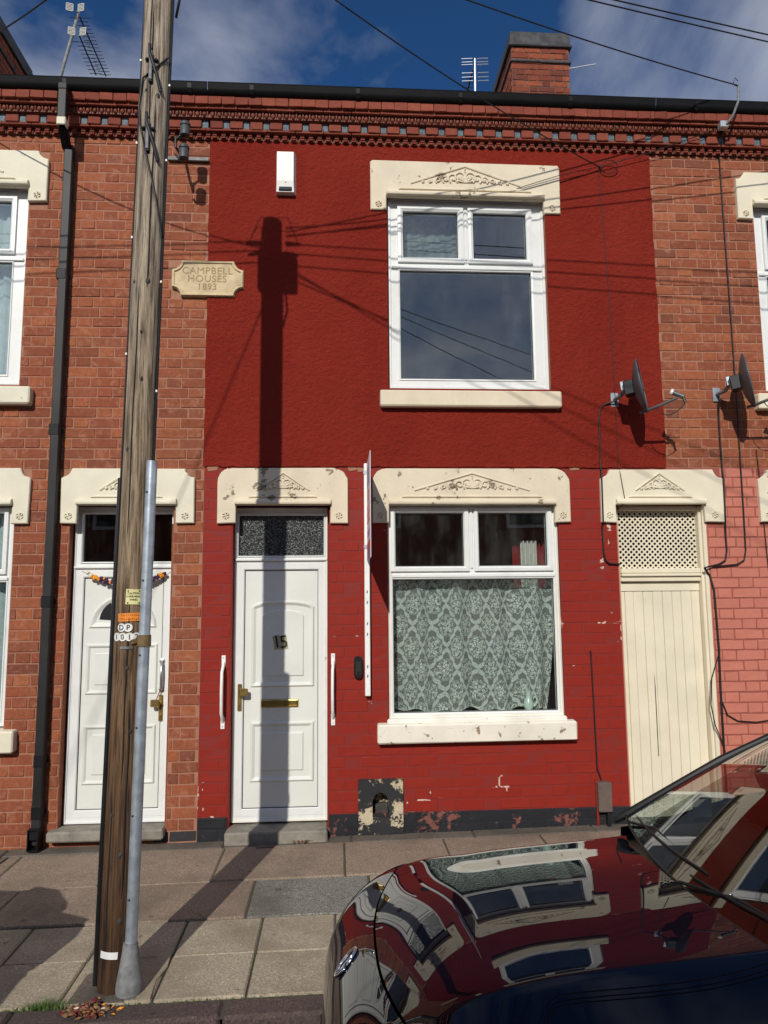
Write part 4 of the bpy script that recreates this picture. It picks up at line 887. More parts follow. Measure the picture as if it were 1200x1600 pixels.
for s_, sz, z, m in (('SALES', .12, 2.555, 'sign_violet'), ('LETTINGS', .085, 2.475, 'sign_violet'), ('FOR', .12, 2.375, 'sign_red'), ('SALE', .20, 2.235, 'sign_red')): text_mb(s_, sz, .0003, Matrix.Translation((0, 0, z)) @ SIDE).build('print', M[m], bd)
for k in range(6): MB().box(.2248, .2262, -.50+.066*k, -.46+.066*k, 2.075, 2.12).build('print', M['sign_violet'], bd)
for z in (2.58, 2.0): MB().box(.2, .25, -.062, -.010, z, z+.03, .003).build('clamp', M['galv'], sb)
# meter box and pipe
mbx = thing('meter_box', 'small brown metal box low on the black plinth beside the passage door', 'meter box', (2.02, 0, 0))
MB().box(px_(1.975, .07), px_(2.082, .07), -.075, .0, pz(-.005, .07), pz(.212, .07), .006).build('case', M['rust'], mbx); MB().box(2.02, 2.045, -.06, -.02, -.12, .01).build('tail_pipe', M['black_plastic'], mbx)
wp = MB().tube([(1.955, -.03, -.10), (1.955, -.03, .22), (1.955, -.012, .235), (1.958, .01, .235)], .009, 8).build('gas_pipe', M['paint_brick'], None, 60); tag(wp, 'thin red painted pipe standing beside the brown meter box', 'pipe')
# lace, curtain and ornament in the ground floor window
lm = MB(); nu, nv = 140, 40
def lace(u, v):
    x = .405+u*1.33; z = .735+v*1.075; c = max(0, u-.86)/.14; x -= .085*c*(1-v)**1.5*(.4+.6*(1-v)); z += (1-v)**6*(.012*math.sin(u*17)+.012*math.sin(u*41+1)+.012)
    fold = .018*math.sin(u*27+.8*math.sin(v*3))+.014*math.sin(u*53+2*v)+.012*math.sin(u*11+1); return (x, .165+fold*(1.15-.5*v), z)
lm.grid(lace, nu, nv); lo = lm.build('lace_curtain', M['lace'], None, 180)
uvl = lo.data.uv_layers.new(name='UVMap'); li = np.zeros(len(lo.data.loops), int); lo.data.loops.foreach_get('vertex_index', li); ii, jj = li//(nv+1), li % (nv+1)
uvs = np.stack([ii/nu*1.58+.016*np.sin(ii/nu*27+1.2)+.006*np.sin(ii/nu*53+jj/nv*2)+.02*np.sin(jj/nv*4+ii/nu*6), .02+jj/nv*1.075], 1); uvl.data.foreach_set('uv', uvs.ravel().astype(np.float32))
tag(lo, 'pale green lace curtain with a diamond flower pattern behind the ground floor window', 'curtain')
sw = thing('swan_ornament', 'pale china swan vase standing on the inner window ledge before the lace', 'ornament', (1.49, .12, .73))
T = Matrix.Translation((1.49, .118, .728)); MB().lathe([(.028, 0), (.030, .006), (.022, .014), (.034, .035), (.040, .06), (.034, .085), (.020, .11), (.018, .14), (.024, .165)], 18, T).build('vase_body', M['china'], sw, 60)
MB().tube([(1.53, .112, .775), (1.553, .108, .80), (1.556, .106, .83), (1.543, .105, .85), (1.528, .106, .842), (1.527, .106, .825)], [.012, .009, .008, .008, .007, .003], 8).build('neck', M['china'], sw, 60)
MB().box(.41, 1.73, .10, .23, .690, .727, .004).build('window_board', M['upvc'], wl)
cg = 'curtains inside the ground floor window'
def drape(name, x0, x1, y, z0, z1, mat, lab, n, grp=None):
    am_ = .006 if mat == 'net_dim' else .018
    o = MB().grid(lambda u, v: (x0+(x1-x0)*u, y+am_*math.sin(u*n*6.28)+.004*math.sin(v*7), z0+(z1-z0)*v), 48, 2).build(name, M[mat], None, 180); return tag(o, lab, 'curtain', grp)
drape('curtain', 1.525, 1.665, .36, 1.70, 2.09, 'curtain_white', 'white curtain hanging inside the upper right light of the ground floor window', 4)
drape('curtain', 1.470, 1.535, .42, 1.70, 2.06, 'curtain_red', 'red curtain edge left of the white curtain inside the ground floor window', 2)
drape('curtain', 1.670, 1.745, .40, 1.70, 2.08, 'curtain_red', 'red curtain edge right of the white curtain inside the ground floor window', 2)
drape('net_curtain', .43+dxl, 1.72+dxl, .17, 3.30, 4.86, 'net', 'white net curtain in the upper window of the left house', 14)
drape('net_curtain', .43+dxl, 1.72+dxl, .17, .74, 2.30, 'net', 'white net curtain in the ground floor window of the left house', 14)
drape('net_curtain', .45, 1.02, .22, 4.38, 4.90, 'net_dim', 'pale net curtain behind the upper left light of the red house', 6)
drape('net_curtain', .43+dxr, 1.72+dxr, .17, 3.30, 4.86, 'net', 'white net curtain in the upper window of the right house', 14)
# flower garland over the left door
gl = thing('flower_garland', 'garland of orange, purple and cream flowers strung across the left door', 'garland', (-1.6, 0, 1.8)); gx0, gx1, gz = -1.905, -1.315, 1.838; gp = []
for k in range(25): u = k/24; gp.append((gx0+(gx1-gx0)*u, .060, gz-.30*u*(1-u)+.0))
MB().tube([(gx0-.05, .07, gz+.02)]+gp+[(gx1+.05, .07, gz+.03)], .002, 4).build('string', M['f_white'], gl)
rr = random.Random(2); order = ['f_white', 'f_white', 'f_orange', 'f_orange', 'f_purple', 'f_purple', 'f_orange', 'f_purple', 'f_white', 'f_purple', 'f_orange']
for k in range(34):
    u = (k+.5)/34; x = gx0+(gx1-gx0)*u; z = gz-.30*u*(1-u)-.006+rr.uniform(-.012, .010); m = order[(k//2+rr.randrange(2)) % len(order)]; r = rr.uniform(.018, .034 if m == 'f_orange' else .027)
    random.seed(k); mb = MB()
    for q in range(7):
        a = rr.uniform(0, 6.28); e = rr.uniform(0, 1); mb.ball((x+r*.55*math.cos(a)*e, .052-r*.3+rr.uniform(-.006, .006), z+r*.55*math.sin(a)*e), r*.55, r*.5, r*.5, 6, 4, .25)
    mb.build('flower', M[m], gl)
# insulators on the brick between the houses
ib = thing('insulator_bracket', 'iron bracket with two grey insulators on the wall beside the pole', 'insulator bracket', (-1.2, 0, 5.1))
MB().box(-1.37, -1.042, -.030, -.004, 5.165, 5.192, .002).build('strap', M['galv_dull'], ib)
MB().tube([(-1.235, -.02, 5.18), (-1.245, -.16, 5.14), (-1.245, -.30, 5.10), (-1.245, -.30, 5.18)], .011, 8).build('arm', M['cable'], ib, 60)
for x, z, s in ((-1.18, 5.045, 1), (-1.175, 5.235, 1)):
    t0 = MB().tube([(-1.245, -.30, z-.005 if z < 5.1 else 5.16), (-1.215, -.30, z-.045), (x, -.30, z-.045), (x, -.30, z+.02)], .009, 8).build('pin', M['cable'], ib, 60)
    MB().lathe([(.030, -.045), (.037, -.040), (.038, .030), (.034, .036), (.041, .040), (.041, .055), (.033, .068), (.014, .072)], 18, Matrix.Translation((x, -.30, z))).build('insulator', M['porcelain'], ib, 40)
# satellite dishes
def dish(cx, cz, n, lab, flip=1):
    d = thing('satellite_dish', lab, 'satellite dish', (cx, -.02, cz), 'grey satellite dishes on the wall')
    n = Vector(n).normalized(); upv = Vector((0, 0, 1)); rt = upv.cross(n).normalized(); uu = n.cross(rt); C = Vector((cx+.075, -.29, cz+.035))
    def P(u, v, o=0): r = u; a = v*2*math.pi; X = .180*r*math.cos(a); Y = .212*r*math.sin(a); return C+rt*X+uu*Y+n*(.055*(r*r-1)+o)
    mb = MB(); N = 40; K = 10; vs = []
    for o in (0, -.006):
        for i in range(K+1):
            for k in range(N): vs.append(P(max(i/K, .001)*(1 if o == 0 else 1.02), k/N, o))
    fs = []
    for L in (0, 1):
        for i in range(K):
            for k in range(N):
                a = L*(K+1)*N+i*N+k; b = L*(K+1)*N+i*N+(k+1) % N; fs.append((a, b, b+N, a+N))
    for k in range(N): a = K*N+k; b = K*N+(k+1) % N; fs.append((a, b, b+(K+1)*N, a+(K+1)*N))
    mb.add(vs, fs); mb.build('reflector', M['grey_dish'], d, 50)
    lip = [P(1.015, k/N, .003) for k in range(N+1)]; MB().tube(lip, .0055, 6).build('rim', M['grey_dish'], d, 180)
    W0 = Vector((cx-.03, 0, cz)); MB().box(cx-.062, cx+.002, -.014, -.001, cz-.058, cz+.058, .003).build('wall_plate', M['galv'], d)
    MB().tube([W0+Vector((0, -.01, 0)), W0+Vector((.004, -.14, 0)), W0+Vector((.01, -.20, .035))], .016, 10).build('mount_arm', M['galv_dull'], d, 60)
    B = C-n*.066; mb = MB(); mb.box(-.05, .05, -.06, .035, -.055, .06, .006); T = Matrix.Translation(B) @ n.to_track_quat('Y', 'Z').to_matrix().to_4x4(); mb.v = [tuple(T @ Vector(v)) for v in mb.v]; mb.build('back_bracket', M['black_plastic'], d)
    mb = MB(); mb.box(-.035, .005, -.085, -.05, .0, .075, .005); mb.v = [tuple(T @ Vector(v)) for v in mb.v]; mb.build('clamp', M['galv'], d)
    A = P(.97, .75); L_ = C+n*.235-uu*.165; L1 = A+(L_-A)*.5
    MB().tube([A-n*.05, A, L1, L_], [.011, .012, .011, .010], 6).build('feed_arm', M['grey_dish'], d, 60)
    F = (C+uu*.02-L_).normalized(); H = L_+uu*.028
    ln = MB().tube([H+F*.030, H-F*.055], [.019, .017], 14).build('feed_horn', M['grey_dish'], d, 40)
    MB().tube([H+F*.050, H+F*.030], [.026, .025], 16).build('white_cap', M['white_plastic'], ln, 40); MB().tube([H-F*.045, H-F*.055-uu*.045], .011, 8).build('connector', M['black_plastic'], ln, 40)
    E = H-F*.055-uu*.045; Q = A.lerp(L_, .30); pts = []
    for k in range(13):
        u = k/12; p = E.lerp(Q, u)-Vector((0, 0, 1))*(.20*u*(1-u)**.8*1.3); pts.append(p)
    MB().tube(pts, .0035, 6).build('lead', M['cable'], d, 180)
    return d
dish(2.275, 3.205, (.87, -.47, .15), 'left hand grey satellite dish, mounted on the red render')
dish(3.135, 3.255, (.865, -.49, .15), 'right hand grey satellite dish, mounted on the bare brick')
# cables on the walls
def cable(pts, lab, r=.0045, y=-.016, clips=True, name='wall_cable'):
    P = [Vector((p[0], p[2] if len(p) > 2 else y, p[1])) for p in pts]; out = []
    for i in range(len(P)-1):
        p0, p1, p2, p3 = P[max(i-1, 0)], P[i], P[i+1], P[min(i+2, len(P)-1)]
        for k in range(5):
            t_ = k/5; out.append(.5*((2*p1)+(p2-p0)*t_*.8+(2*p0-5*p1+4*p2-p3)*t_*t_*.5*.8*2*.5+(3*p1-p0-3*p2+p3)*t_**3*0) if False else p1.lerp(p2, t_))
    out.append(P[-1]); o = MB().tube(out, r, 6).build(name, M['cable'], None, 180); return tag(o, lab, 'cable', 'black cables on the walls')
cable([(2.245, 3.185, -.05), (2.20, 3.178, -.03), (2.15, 3.16), (2.118, 3.12), (2.108, 3.05), (2.100, 2.66, -.02), (2.098, 2.60, -.042), (2.094, 2.21, -.042), (2.092, 2.18), (2.096, 1.96), (2.112, 1.90), (2.14, 1.878), (2.225, 1.872)], 'black cable looping from the left dish down to the passage lattice', .0065)
cable([(2.206, 5.205, -.03), (2.205, 5.15), (2.214, 4.8), (2.236, 4.2), (2.247, 3.6), (2.250, 2.66), (2.252, 2.58, -.042), (2.28, 2.36, -.044), (2.225, 2.31, -.02)], 'thin black cable running down the red render from the wire anchor', .0028)
cable([(3.240, 5.60, -.13), (3.250, 5.45, -.10), (3.262, 5.36), (3.264, 4.6), (3.268, 3.9), (3.266, 3.1), (3.262, 2.30), (3.258, 1.98), (3.24, 1.90), (3.18, 1.866), (3.02, 1.852), (2.93, 1.85, -.03)], 'black cable dropping from the eaves bracket past the right dish to the lattice', .0055)
cable([(3.10, 3.22, -.06), (3.105, 3.10, -.02), (3.105, 2.9), (3.108, 2.66), (3.100, 2.55, -.042), (3.092, 2.25, -.042), (3.100, 2.10), (3.102, 1.98), (3.085, 1.90), (3.03, 1.868), (2.90, 1.84, -.04)], 'black cable hanging straight below the right dish to the lattice', .0065)
cable([(2.90, 1.84, -.03), (2.955, 1.78, .0), (2.978, 1.66, -.012), (2.985, 1.2), (2.978, .9), (2.975, .3), (2.975, -.05)], 'thick black cable down the right jamb of the passage door', .008)
cable([(2.975, 1.15), (2.91, .98, -.02), (2.885, .78, -.03), (2.91, .62, -.03), (2.962, .50, -.02), (2.985, .42)], 'black cable sagging in a bow across the passage door jamb', .0045)
cable([(2.985, .80), (3.02, .70), (3.10, .652), (3.25, .640), (3.45, .665), (3.62, .70)], 'black cable sagging across the pink painted brick', .0045)
cable([(3.405, 2.80), (3.42, 2.5), (3.43, 2.0), (3.46, 1.3)], 'thin black cable on pink brick at the right edge', .003)
cable([(1.955, 1.205), (1.958, 1.19), (1.962, .90), (1.970, .32), (2.00, .23), (2.015, .205, -.05)], 'black cable from a wall plug down to the brown meter box', .0055)
# overhead wires
POLE0, POLE1 = Vector((-1.040, -1.93, -.20)), Vector((-.996, -1.79, 5.78))
def pole_at(z): return POLE0.lerp(POLE1, (z-POLE0.z)/(POLE1.z-POLE0.z))
def wire(a, b, sag, lab, r=.0055, n=28):
    a, b = Vector(a), Vector(b); pts = [a.lerp(b, k/n)-Vector((0, 0, sag*4*(k/n)*(1-k/n))) for k in range(n+1)]
    return tag(MB().tube(pts, r, 6).build('overhead_wire', M['cable'], None, 180), lab, 'wire', 'overhead wires from the pole')
A = (-.89, -1.80)
wire((*A, 5.74), (2.206, -.035, 5.206), .10, 'overhead wire ending in a loop on the red render')
wire((*A, 5.70), (3.33, -.25, 5.83), .07, 'overhead wire reaching the hook above the gutter on the right')
wire((*A, 5.67), (7.0, -.2, 5.75), .05, 'upper of two overhead wires crossing the top right of the sky'); wire((*A, 5.66), (6.0, -.2, 5.85), .05, 'lower of two overhead wires crossing the top right of the sky')

B = (-1.09, -1.80)
wire((*B, 5.56), (-3.2, -.26, 5.72), .15, 'overhead wire crossing the top left corner of the sky')
for k, (e, z, l) in enumerate(((5.75, 5.62, 'highest'), (5.65, 5.54, 'middle'), (5.5, 5.44, 'lowest'))):
    wire((*B, z), (-26, -2.0-.1*k, e), .30+.05*k, l+' of three wires running along the street to the left, seen as level shadows')
    wire((*A, z-.02), (26, -1.95-.1*k, e-.05), .30+.06*k, l+' of three wires running along the street to the right, seen as level shadows')
for k, (x, z, l) in enumerate(((7.4, 5.50, 'nearest'), (9.5, 5.46, 'middle'), (12.0, 5.40, 'farthest'))): wire((-.97, -1.89, z), (x, -11.4, 5.6), .2, l+' of three wires crossing the road to the right, seen as slanting shadows')
for k, (x, l) in enumerate(((-3.6, 'nearer'), (-6.0, 'farther'))): wire((-1.02, -1.89, 5.36-.04*k), (x, -11.4, 5.6), .2, l+' of two wires crossing the road to the left, seen as faint shadows')
lp = MB(); lp.tube([(2.206+.075*(1-math.cos(R(a))), -.045-.01*math.sin(R(a)), 5.205+.055*math.sin(R(a))) for a in range(0, 361, 20)], .004, 6); lp.tube([(2.206, -.004, 5.206), (2.206, -.05, 5.206)], .006, 6)
lp.tube([(2.206, -.045, 5.205), (2.62, -.06, 5.33), (3.1, -.11, 5.49), (3.27, -.12, 5.57)], .0035, 6); lp.tube([(2.206, -.045, 5.205), (1.86, -.05, 5.115), (1.55, -.045, 5.01), (1.45, -.02, 4.985)], .003, 6); tag(lp.build('wire_anchor', M['cable'], None, 60), 'looped wire anchor with two slack tails on the red render', 'wire anchor', None)
hk = thing('eaves_bracket', 'grey eaves hook and bracket clamped below the gutter on the right', 'bracket', (3.27, 0, 5.6))
MB().tube([(3.235, -.17, 5.51), (3.27, -.245, 5.56), (3.315, -.26, 5.68), (3.33, -.25, 5.82)], .010, 8).build('hook_arm', M['galv_dull'], hk, 60); MB().box(3.195, 3.265, -.19, -.13, 5.50, 5.56, .006).build('clamp', M['alu'], hk); MB().tube([(3.33, -.25, 5.82), (3.30, -.25, 5.83), (3.29, -.25, 5.85), (3.31, -.25, 5.90), (3.33, -.25, 5.87)], .0035, 6).build('tail', M['cable'], hk, 60)
# roof aerials
def bar(a, b, r, n=6): return MB().tube([a, b], r, n)
al = thing('roof_aerial', 'leaning roof mast with two yagi aerials and white reflectors above the left house', 'aerial', (-3.26, 2.5, 7.4))
ms = bar((-3.33, 2.5, 7.45), (-3.085, 2.5, 8.62), .020, 8).build('mast', M['galv_dull'], al, 60)
for (a, b), nn in ((((-3.091, 2.47, 8.61), (-3.095, 3.56, 8.62)), 17), (((-3.056, 2.47, 8.30), (-3.073, 3.13, 8.302)), 9)):
    a, b = Vector(a), Vector(b); bm = bar(a, b, .009).build('boom', M['cable'], al)
    for k in range(nn):
        p = a.lerp(b, (k+1.6)/(nn+1)); w = .075 if k else .12; bar(p-Vector((w, 0, 0)), p+Vector((w, 0, 0)), .0042, 5).build('element', M['cable'], bm)
    for s in (-1, 1):
        rf = MB(); X0, X1 = sorted((a.x+s*.025, a.x+s*.105))
        for k in range(6): rf.box(X0, X1, a.y-.05, a.y-.042, a.z-.050+.018*k, a.z-.041+.018*k)
        rf.box(X0, X0+.010, a.y-.05, a.y-.04, a.z-.05, a.z+.049); rf.box(X1-.010, X1, a.y-.05, a.y-.04, a.z-.05, a.z+.049)
        rf.v = [(x, y+(abs(x-a.x))*-.25, z) for x, y, z in rf.v]; rf.build('reflector', M['refl'], bm)
am = thing('roof_aerial', 'small white aerial seen end on above the gutter beside the chimney', 'aerial', (1.69, 2.5, 7.3))
ms = bar((1.686, 2.5, 7.3), (1.700, 2.5, 8.22), .014, 8).build('mast', M['alu'], am)
for k, z in enumerate((8.175, 8.13, 8.095, 7.985, 7.93, 7.88)):
    for s in (-1, 1): bar((1.685+s*.03, 2.44, z), (1.685+s*.165, 2.44, z+s*.012), .0055, 5).build('element', M['alu'], ms)
bm = bar((1.66, 2.44, 8.03), (1.66, 3.2, 8.03), .010).build('boom', M['cable'], am)
for k in range(8): bar((1.60, 2.6+.08*k, 8.03), (1.72, 2.6+.08*k, 8.03), .004, 5).build('element', M['cable'], bm)
ar = thing('aerial_rod', 'thin silver rod sticking out from the right side of the chimney', 'aerial', (3.2, 3.5, 8.94)); bar((3.12, 3.5, 8.915), (3.62, 3.5, 9.026), .010).build('rod', M['alu'], ar); bar((3.12, 3.5, 8.915), (3.10, 3.4, 8.915), .02).build('clamp', M['galv'], ar)
# ------------------------------------------------------------------ telegraph pole
tp = thing('telegraph_pole', 'brown wooden telegraph pole at the kerb with tags and a galvanised conduit', 'telegraph pole', (-1.036, -1.93, -.15))
mb = MB(); N = 28; zs = [-.25, -.15, -.08, 0]+[.25*k for k in range(1, 23)]+[5.78]; vs = []; rg = random.Random(3)
for z in zs:
    c = pole_at(z); r0 = .0765-.0003*z
    for k in range(N): a = 2*math.pi*k/N; q = r0*(1+.018*math.sin(3*a+z*.7)+.012*math.sin(7*a+z*2.1)+rg.uniform(-.008, .008)); vs.append((c.x+q*math.cos(a), c.y+q*math.sin(a), z))
fs = [(i*N+k, i*N+(k+1) % N, (i+1)*N+(k+1) % N, (i+1)*N+k) for i in range(len(zs)-1) for k in range(N)]+[tuple(range((len(zs)-1)*N, len(zs)*N))]
mb.add(vs, fs); shaft = mb.build('shaft', M['pole'], tp, 60)
def on_pole(ang, z, off=0.0):                                            # ang 0 = facing the camera, + to the right
    c = pole_at(z); r = .0765-.0003*z+off; a = R(ang); return Vector((c.x+r*math.sin(a), c.y-r*math.cos(a), z))
for ang, z, s in ((-20, .62, .014), (15, .44, .012), (30, 1.0, .012), (-30, 2.38, .014), (20, 3.28, .015), (-38, 3.28, .012), (15, 2.75, .012), (28, 4.35, .014), (-25, 4.38, .011), (10, 1.3, .012), (25, .15, .013), (5, 3.0, .010)):
    p = on_pole(ang, z, -.006); MB().ball(p, s*.8, .012, s*1.3, 8, 5, .2).build('knot', M['recess'], shaft, 60)
for ang, z, l in ((8, 1.2, .9), (-12, 2.6, 1.3), (18, 3.8, 1.1), (-5, 4.5, .8), (-22, .35, .8), (26, .7, .9)):    # drying cracks
    pts = [on_pole(ang+1.6*math.sin(k*1.3), z+l*k/8-l/2, .0006) for k in range(9)]; MB().tube(pts, [.0008]+[.0040]*7+[.0008], 4).build('crack', M['dark'], shaft)
MB().tube([on_pole(-78, z, .006) for z in (-.14, .5, 1.2, 1.9, 2.24)], .013, 8).build('cable_guard', M['black_plastic'], tp, 60)
MB().tube([on_pole(-84, z, .004) for z in (2.2, 2.8, 3.4, 4.0, 4.6, 5.2, 5.5)], .0065, 6).build('riser_cable', M['cable'], tp, 60)
MB().tube([on_pole(80, z, .006) for z in (2.25, 2.9, 3.5, 4.1, 4.7, 5.3)], .0085, 6).build('riser_cable', M['cable'], tp, 60)
MB().tube([on_pole(70, 3.55, .006), on_pole(35, 3.75, .006), on_pole(-5, 3.98, .010), on_pole(-40, 4.18, .010), on_pole(-55, 4.3, .010), on_pole(-35, 4.45, .012), on_pole(10, 4.50, .012), on_pole(60, 4.60, .010)], .0055, 6).build('riser_cable', M['cable'], tp, 60)
for ang, z in ((-80, 2.9), (-80, 3.55), (-80, 4.1), (-80, 4.6), (78, 2.7), (78, 3.3), (78, 4.0), (78, 4.45)):
    p = on_pole(ang, z, .008); MB().box(p.x-.005, p.x+.005, p.y-.006, p.y+.006, z-.007, z+.007, .002).build('cable_clip', M['white_plastic'], tp)
for z0 in (4.02, 4.43):                                                  # folded step irons
    st = MB().box(-.008, .008, -.018, .0, 0, .17, .002); p = on_pole(-4, z0, .002); st.v = [(x+p.x, y+p.y, z+z0) for x, y, z in st.v]; so_ = st.build('step_iron', M['galv_dull'], tp)
    MB().tube([on_pole(-9, z0+.21, .02), on_pole(-6, z0+.15, .03), on_pole(18, z0+.02, .022), on_pole(34, z0-.06, .012)], .009, 7).build('bar', M['cable'], so_, 60)
    for a_, zz in ((-22, z0+.13), (14, z0+.125), (-4, z0-.005)): q = on_pole(a_, zz, .004); MB().ball(q, .013, .014, .011, 7, 5).build('bolt', M['cable'], so_)
def plate(name, ang, z, w, h, mat, tilt=0, off=.004):
    mb = MB(); n = 8; c = pole_at(z); vs = []
    for o in (0, -.002):
        for j in (0, 1):
            for k in range(n+1):
                lx = (k/n-.5)*w; lz = (j-.5)*h; cs, sn = math.cos(R(tilt)), math.sin(R(tilt)); lx, lz = lx*cs-lz*sn, lx*sn+lz*cs; r = .0765-.0003*z+off+o; a = R(ang)+lx/r; vs.append((c.x+r*math.sin(a), c.y-r*math.cos(a), z+lz))
    m = n+1; fs = [(k, k+1, m+k+1, m+k) for k in range(n)]+[(2*m+m+k, 2*m+m+k+1, 2*m+k+1, 2*m+k) for k in range(n)]+[(k, 2*m+k, 2*m+k+1, k+1) for k in range(n)]+[(m+k, m+k+1, 3*m+k+1, 3*m+k) for k in range(n)]
    mb.add(vs, fs); return mb.build(name, M[mat], tp)
def pole_text(s_, size, ang, z, parent, off, mat='ink'):
    mb = text_mb(s_, size, .0002, FRONT); c = pole_at(z); r = .0765-.0003*z+off
    mb.v = [(c.x+(r-y)*math.sin(R(ang)+x/r), c.y-(r-y)*math.cos(R(ang)+x/r), z+zz) for x, y, zz in mb.v]; mb.build('lettering', M[mat], parent)
cp = plate('caution_plate', 21, 1.640, .074, .074, 'yellow', -2); 
for k, s_ in enumerate(('CAUTION', 'OVERHEAD', 'WIRES')): pole_text(s_, .0135, 21, 1.657-.0155*k, cp, .0055)
for sx in (-19, 19):
    for sz in (-.029, .029): q = on_pole(21+sx, 1.640+sz, .005); MB().ball(q, .004, .004, .004, 6, 4).build('nail', M['ink'], cp)
op = plate('orange_plate', 15, 1.542, .132, .040, 'orange', 2)
rr = random.Random(6)
for k in range(11): 
    for j in (-1, 1): q = on_pole(15-34+6.6*k, 1.542+.009*j+rr.uniform(-.003, .003), .0048); MB().ball(q, .0022, .002, .0022, 5, 4).build('mark', M['ink'], op)
for chs, z, a0 in (('DP', 1.492, -16), ('1012', 1.447, -34)):
    for i, ch in enumerate(chs):
        ang = a0+23.5*i; c = pole_at(z); dsk = MB(); r = .0765-.0003*z+.003
        pts = [(r*math.sin(R(ang)+.0205*math.cos(R(k))/r), -r*math.cos(R(ang)+.0205*math.cos(R(k))/r), .0205*math.sin(R(k))) for k in range(0, 360, 24)]
        n_ = len(pts); dsk.add([(c.x+p[0]*1.03, c.y+p[1]*1.03, z+p[2]) for p in pts]+[(c.x+p[0]*.98, c.y+p[1]*.98, z+p[2]) for p in pts], [tuple(range(n_))]+[(k, k+n_, (k+1) % n_+n_, (k+1) % n_) for k in range(n_)])
        dk = dsk.build('number_disc', M['white_paint'], tp); pole_text(ch, .036, ang, z-.001, dk, .0066)
plate('metal_tag', 4, 1.395, .062, .012, 'steel'); plate('sticker', -8, .010, .085, .030, 'sticker', -4)
# conduit with bell foot
pc = lambda z: pole_at(z)+Vector((.085, -.060, 0))
cn = MB().tube([pc(z) for z in (.03, .6, 1.2, 1.8, 2.32)], .0275, 18).build('conduit', M['galv'], tp, 60)
bl = MB(); prof = [(.060, -.155), (.062, -.135), (.056, -.09), (.045, -.03), (.036, .03), (.033, .055), (.0315, .06)]
bl.lathe(prof, 24, Matrix.Translation((pc(-.1).x, pc(-.1).y, 0))); bl.build('bell_foot', M['galv_dull'], cn, 50)
for z in (.25, .62, 1.02, 1.36, 1.72, 2.16): q = pc(z); MB().ball((q.x-.012, q.y-.028, z), .006, .005, .005, 6, 4).build('rivet', M['ink'], cn)
MB().tube([pc(1.40)+Vector((0, 0, 0)), pc(1.455)], [.0335, .0325], 16).build('tape', M['tape'], cn, 60); plate('tape_end', 38, 1.428, .06, .022, 'tape', 12, .009)
# head gear: out of the frame, but its shadow falls on the red render
c = pole_at(5.4); MB().lathe([(.092, 5.22), (.098, 5.24), (.098, 5.52), (.076, 5.60), (.070, 5.74), (.05, 5.785), (.02, 5.80)], 20, Matrix.Translation((c.x-.022, c.y-.03, 0))).build('joint_dome', M['black_plastic'], tp, 40)
MB().box(c.x+.03, c.x+.185, c.y-.09, c.y+.03, 5.22, 5.52, .01).build('terminal_box', M['black_plastic'], tp)
for s, x in ((1, -.89), (-1, -1.09)):
    MB().tube([(x+s*.12, -1.80, 5.60), (x, -1.80, 5.60)], [.012, .022], 8).build('wire_clamp', M['cable'], tp); MB().tube([(x+s*.10, -1.80, 5.50), (x, -1.80, 5.52)], [.010, .020], 8).build('wire_clamp', M['cable'], tp)
    for k in range(2): MB().tube([(x+s*.10, -1.80, 5.60), (x+s*(.04-.03*k), -1.82, 5.75+.09*k), (c.x+s*.03, -1.84, 5.72+.13*k), (c.x, -1.86, 5.55)], .004, 5).build('jumper', M['cable'], tp, 180)
MB().tube([(c.x+.10, c.y-.03, 5.23), (c.x+.12, c.y-.02, 5.05), (c.x+.09, c.y, 4.9)], .008, 6).build('jumper', M['cable'], tp, 180)
# ------------------------------------------------------------------ litter and weeds
rr = random.Random(12); mb = MB()
def blade(mb, x, y, z, h, w, a, lean):
    dx, dy = math.cos(a), math.sin(a); mb.add([(x-dy*w, y+dx*w, z), (x+dy*w, y-dx*w, z), (x+dx*lean*.5-dy*w*.6, y+dy*lean*.5+dx*w*.6, z+h*.6), (x+dx*lean*.5+dy*w*.6, y+dy*lean*.5-dx*w*.6, z+h*.6), (x+dx*lean, y+dy*lean, z+h)], [(0, 1, 3, 2), (2, 3, 4)])
for k in range(420):
    x = rr.gauss(-1.30, .085); y = -2.065+rr.gauss(0, .015); k2 = max(.15, 1-abs(x+1.28)/.22); blade(mb, x, y, zg(x, y)-.005, rr.uniform(.015, .05)*k2, .0016, rr.uniform(0, 6.28), rr.uniform(.004, .03))
for k in range(500):
    x = rr.uniform(-1.9, 1.1); y = -2.066+rr.gauss(0, .005); blade(mb, x, y, zg(x, y)-.006, rr.uniform(.004, .010), .002, rr.uniform(0, 6.28), .005)
for k in range(60): x = -1.19+rr.gauss(0, .008); y = rr.uniform(-1.98, -1.75); blade(mb, x, y, zg(x, y)-.004, rr.uniform(.005, .014), .0015, rr.uniform(0, 6.28), .006)
tag(mb.build('grass', M['leaf']), 'green grass tuft and moss along the back of the kerb', 'grass', kind='stuff')
fp = thing('flower_litter', 'heap of dried flowers on the kerb at the foot of the pole', 'flower litter', (-1.08, -2.13, -.16))
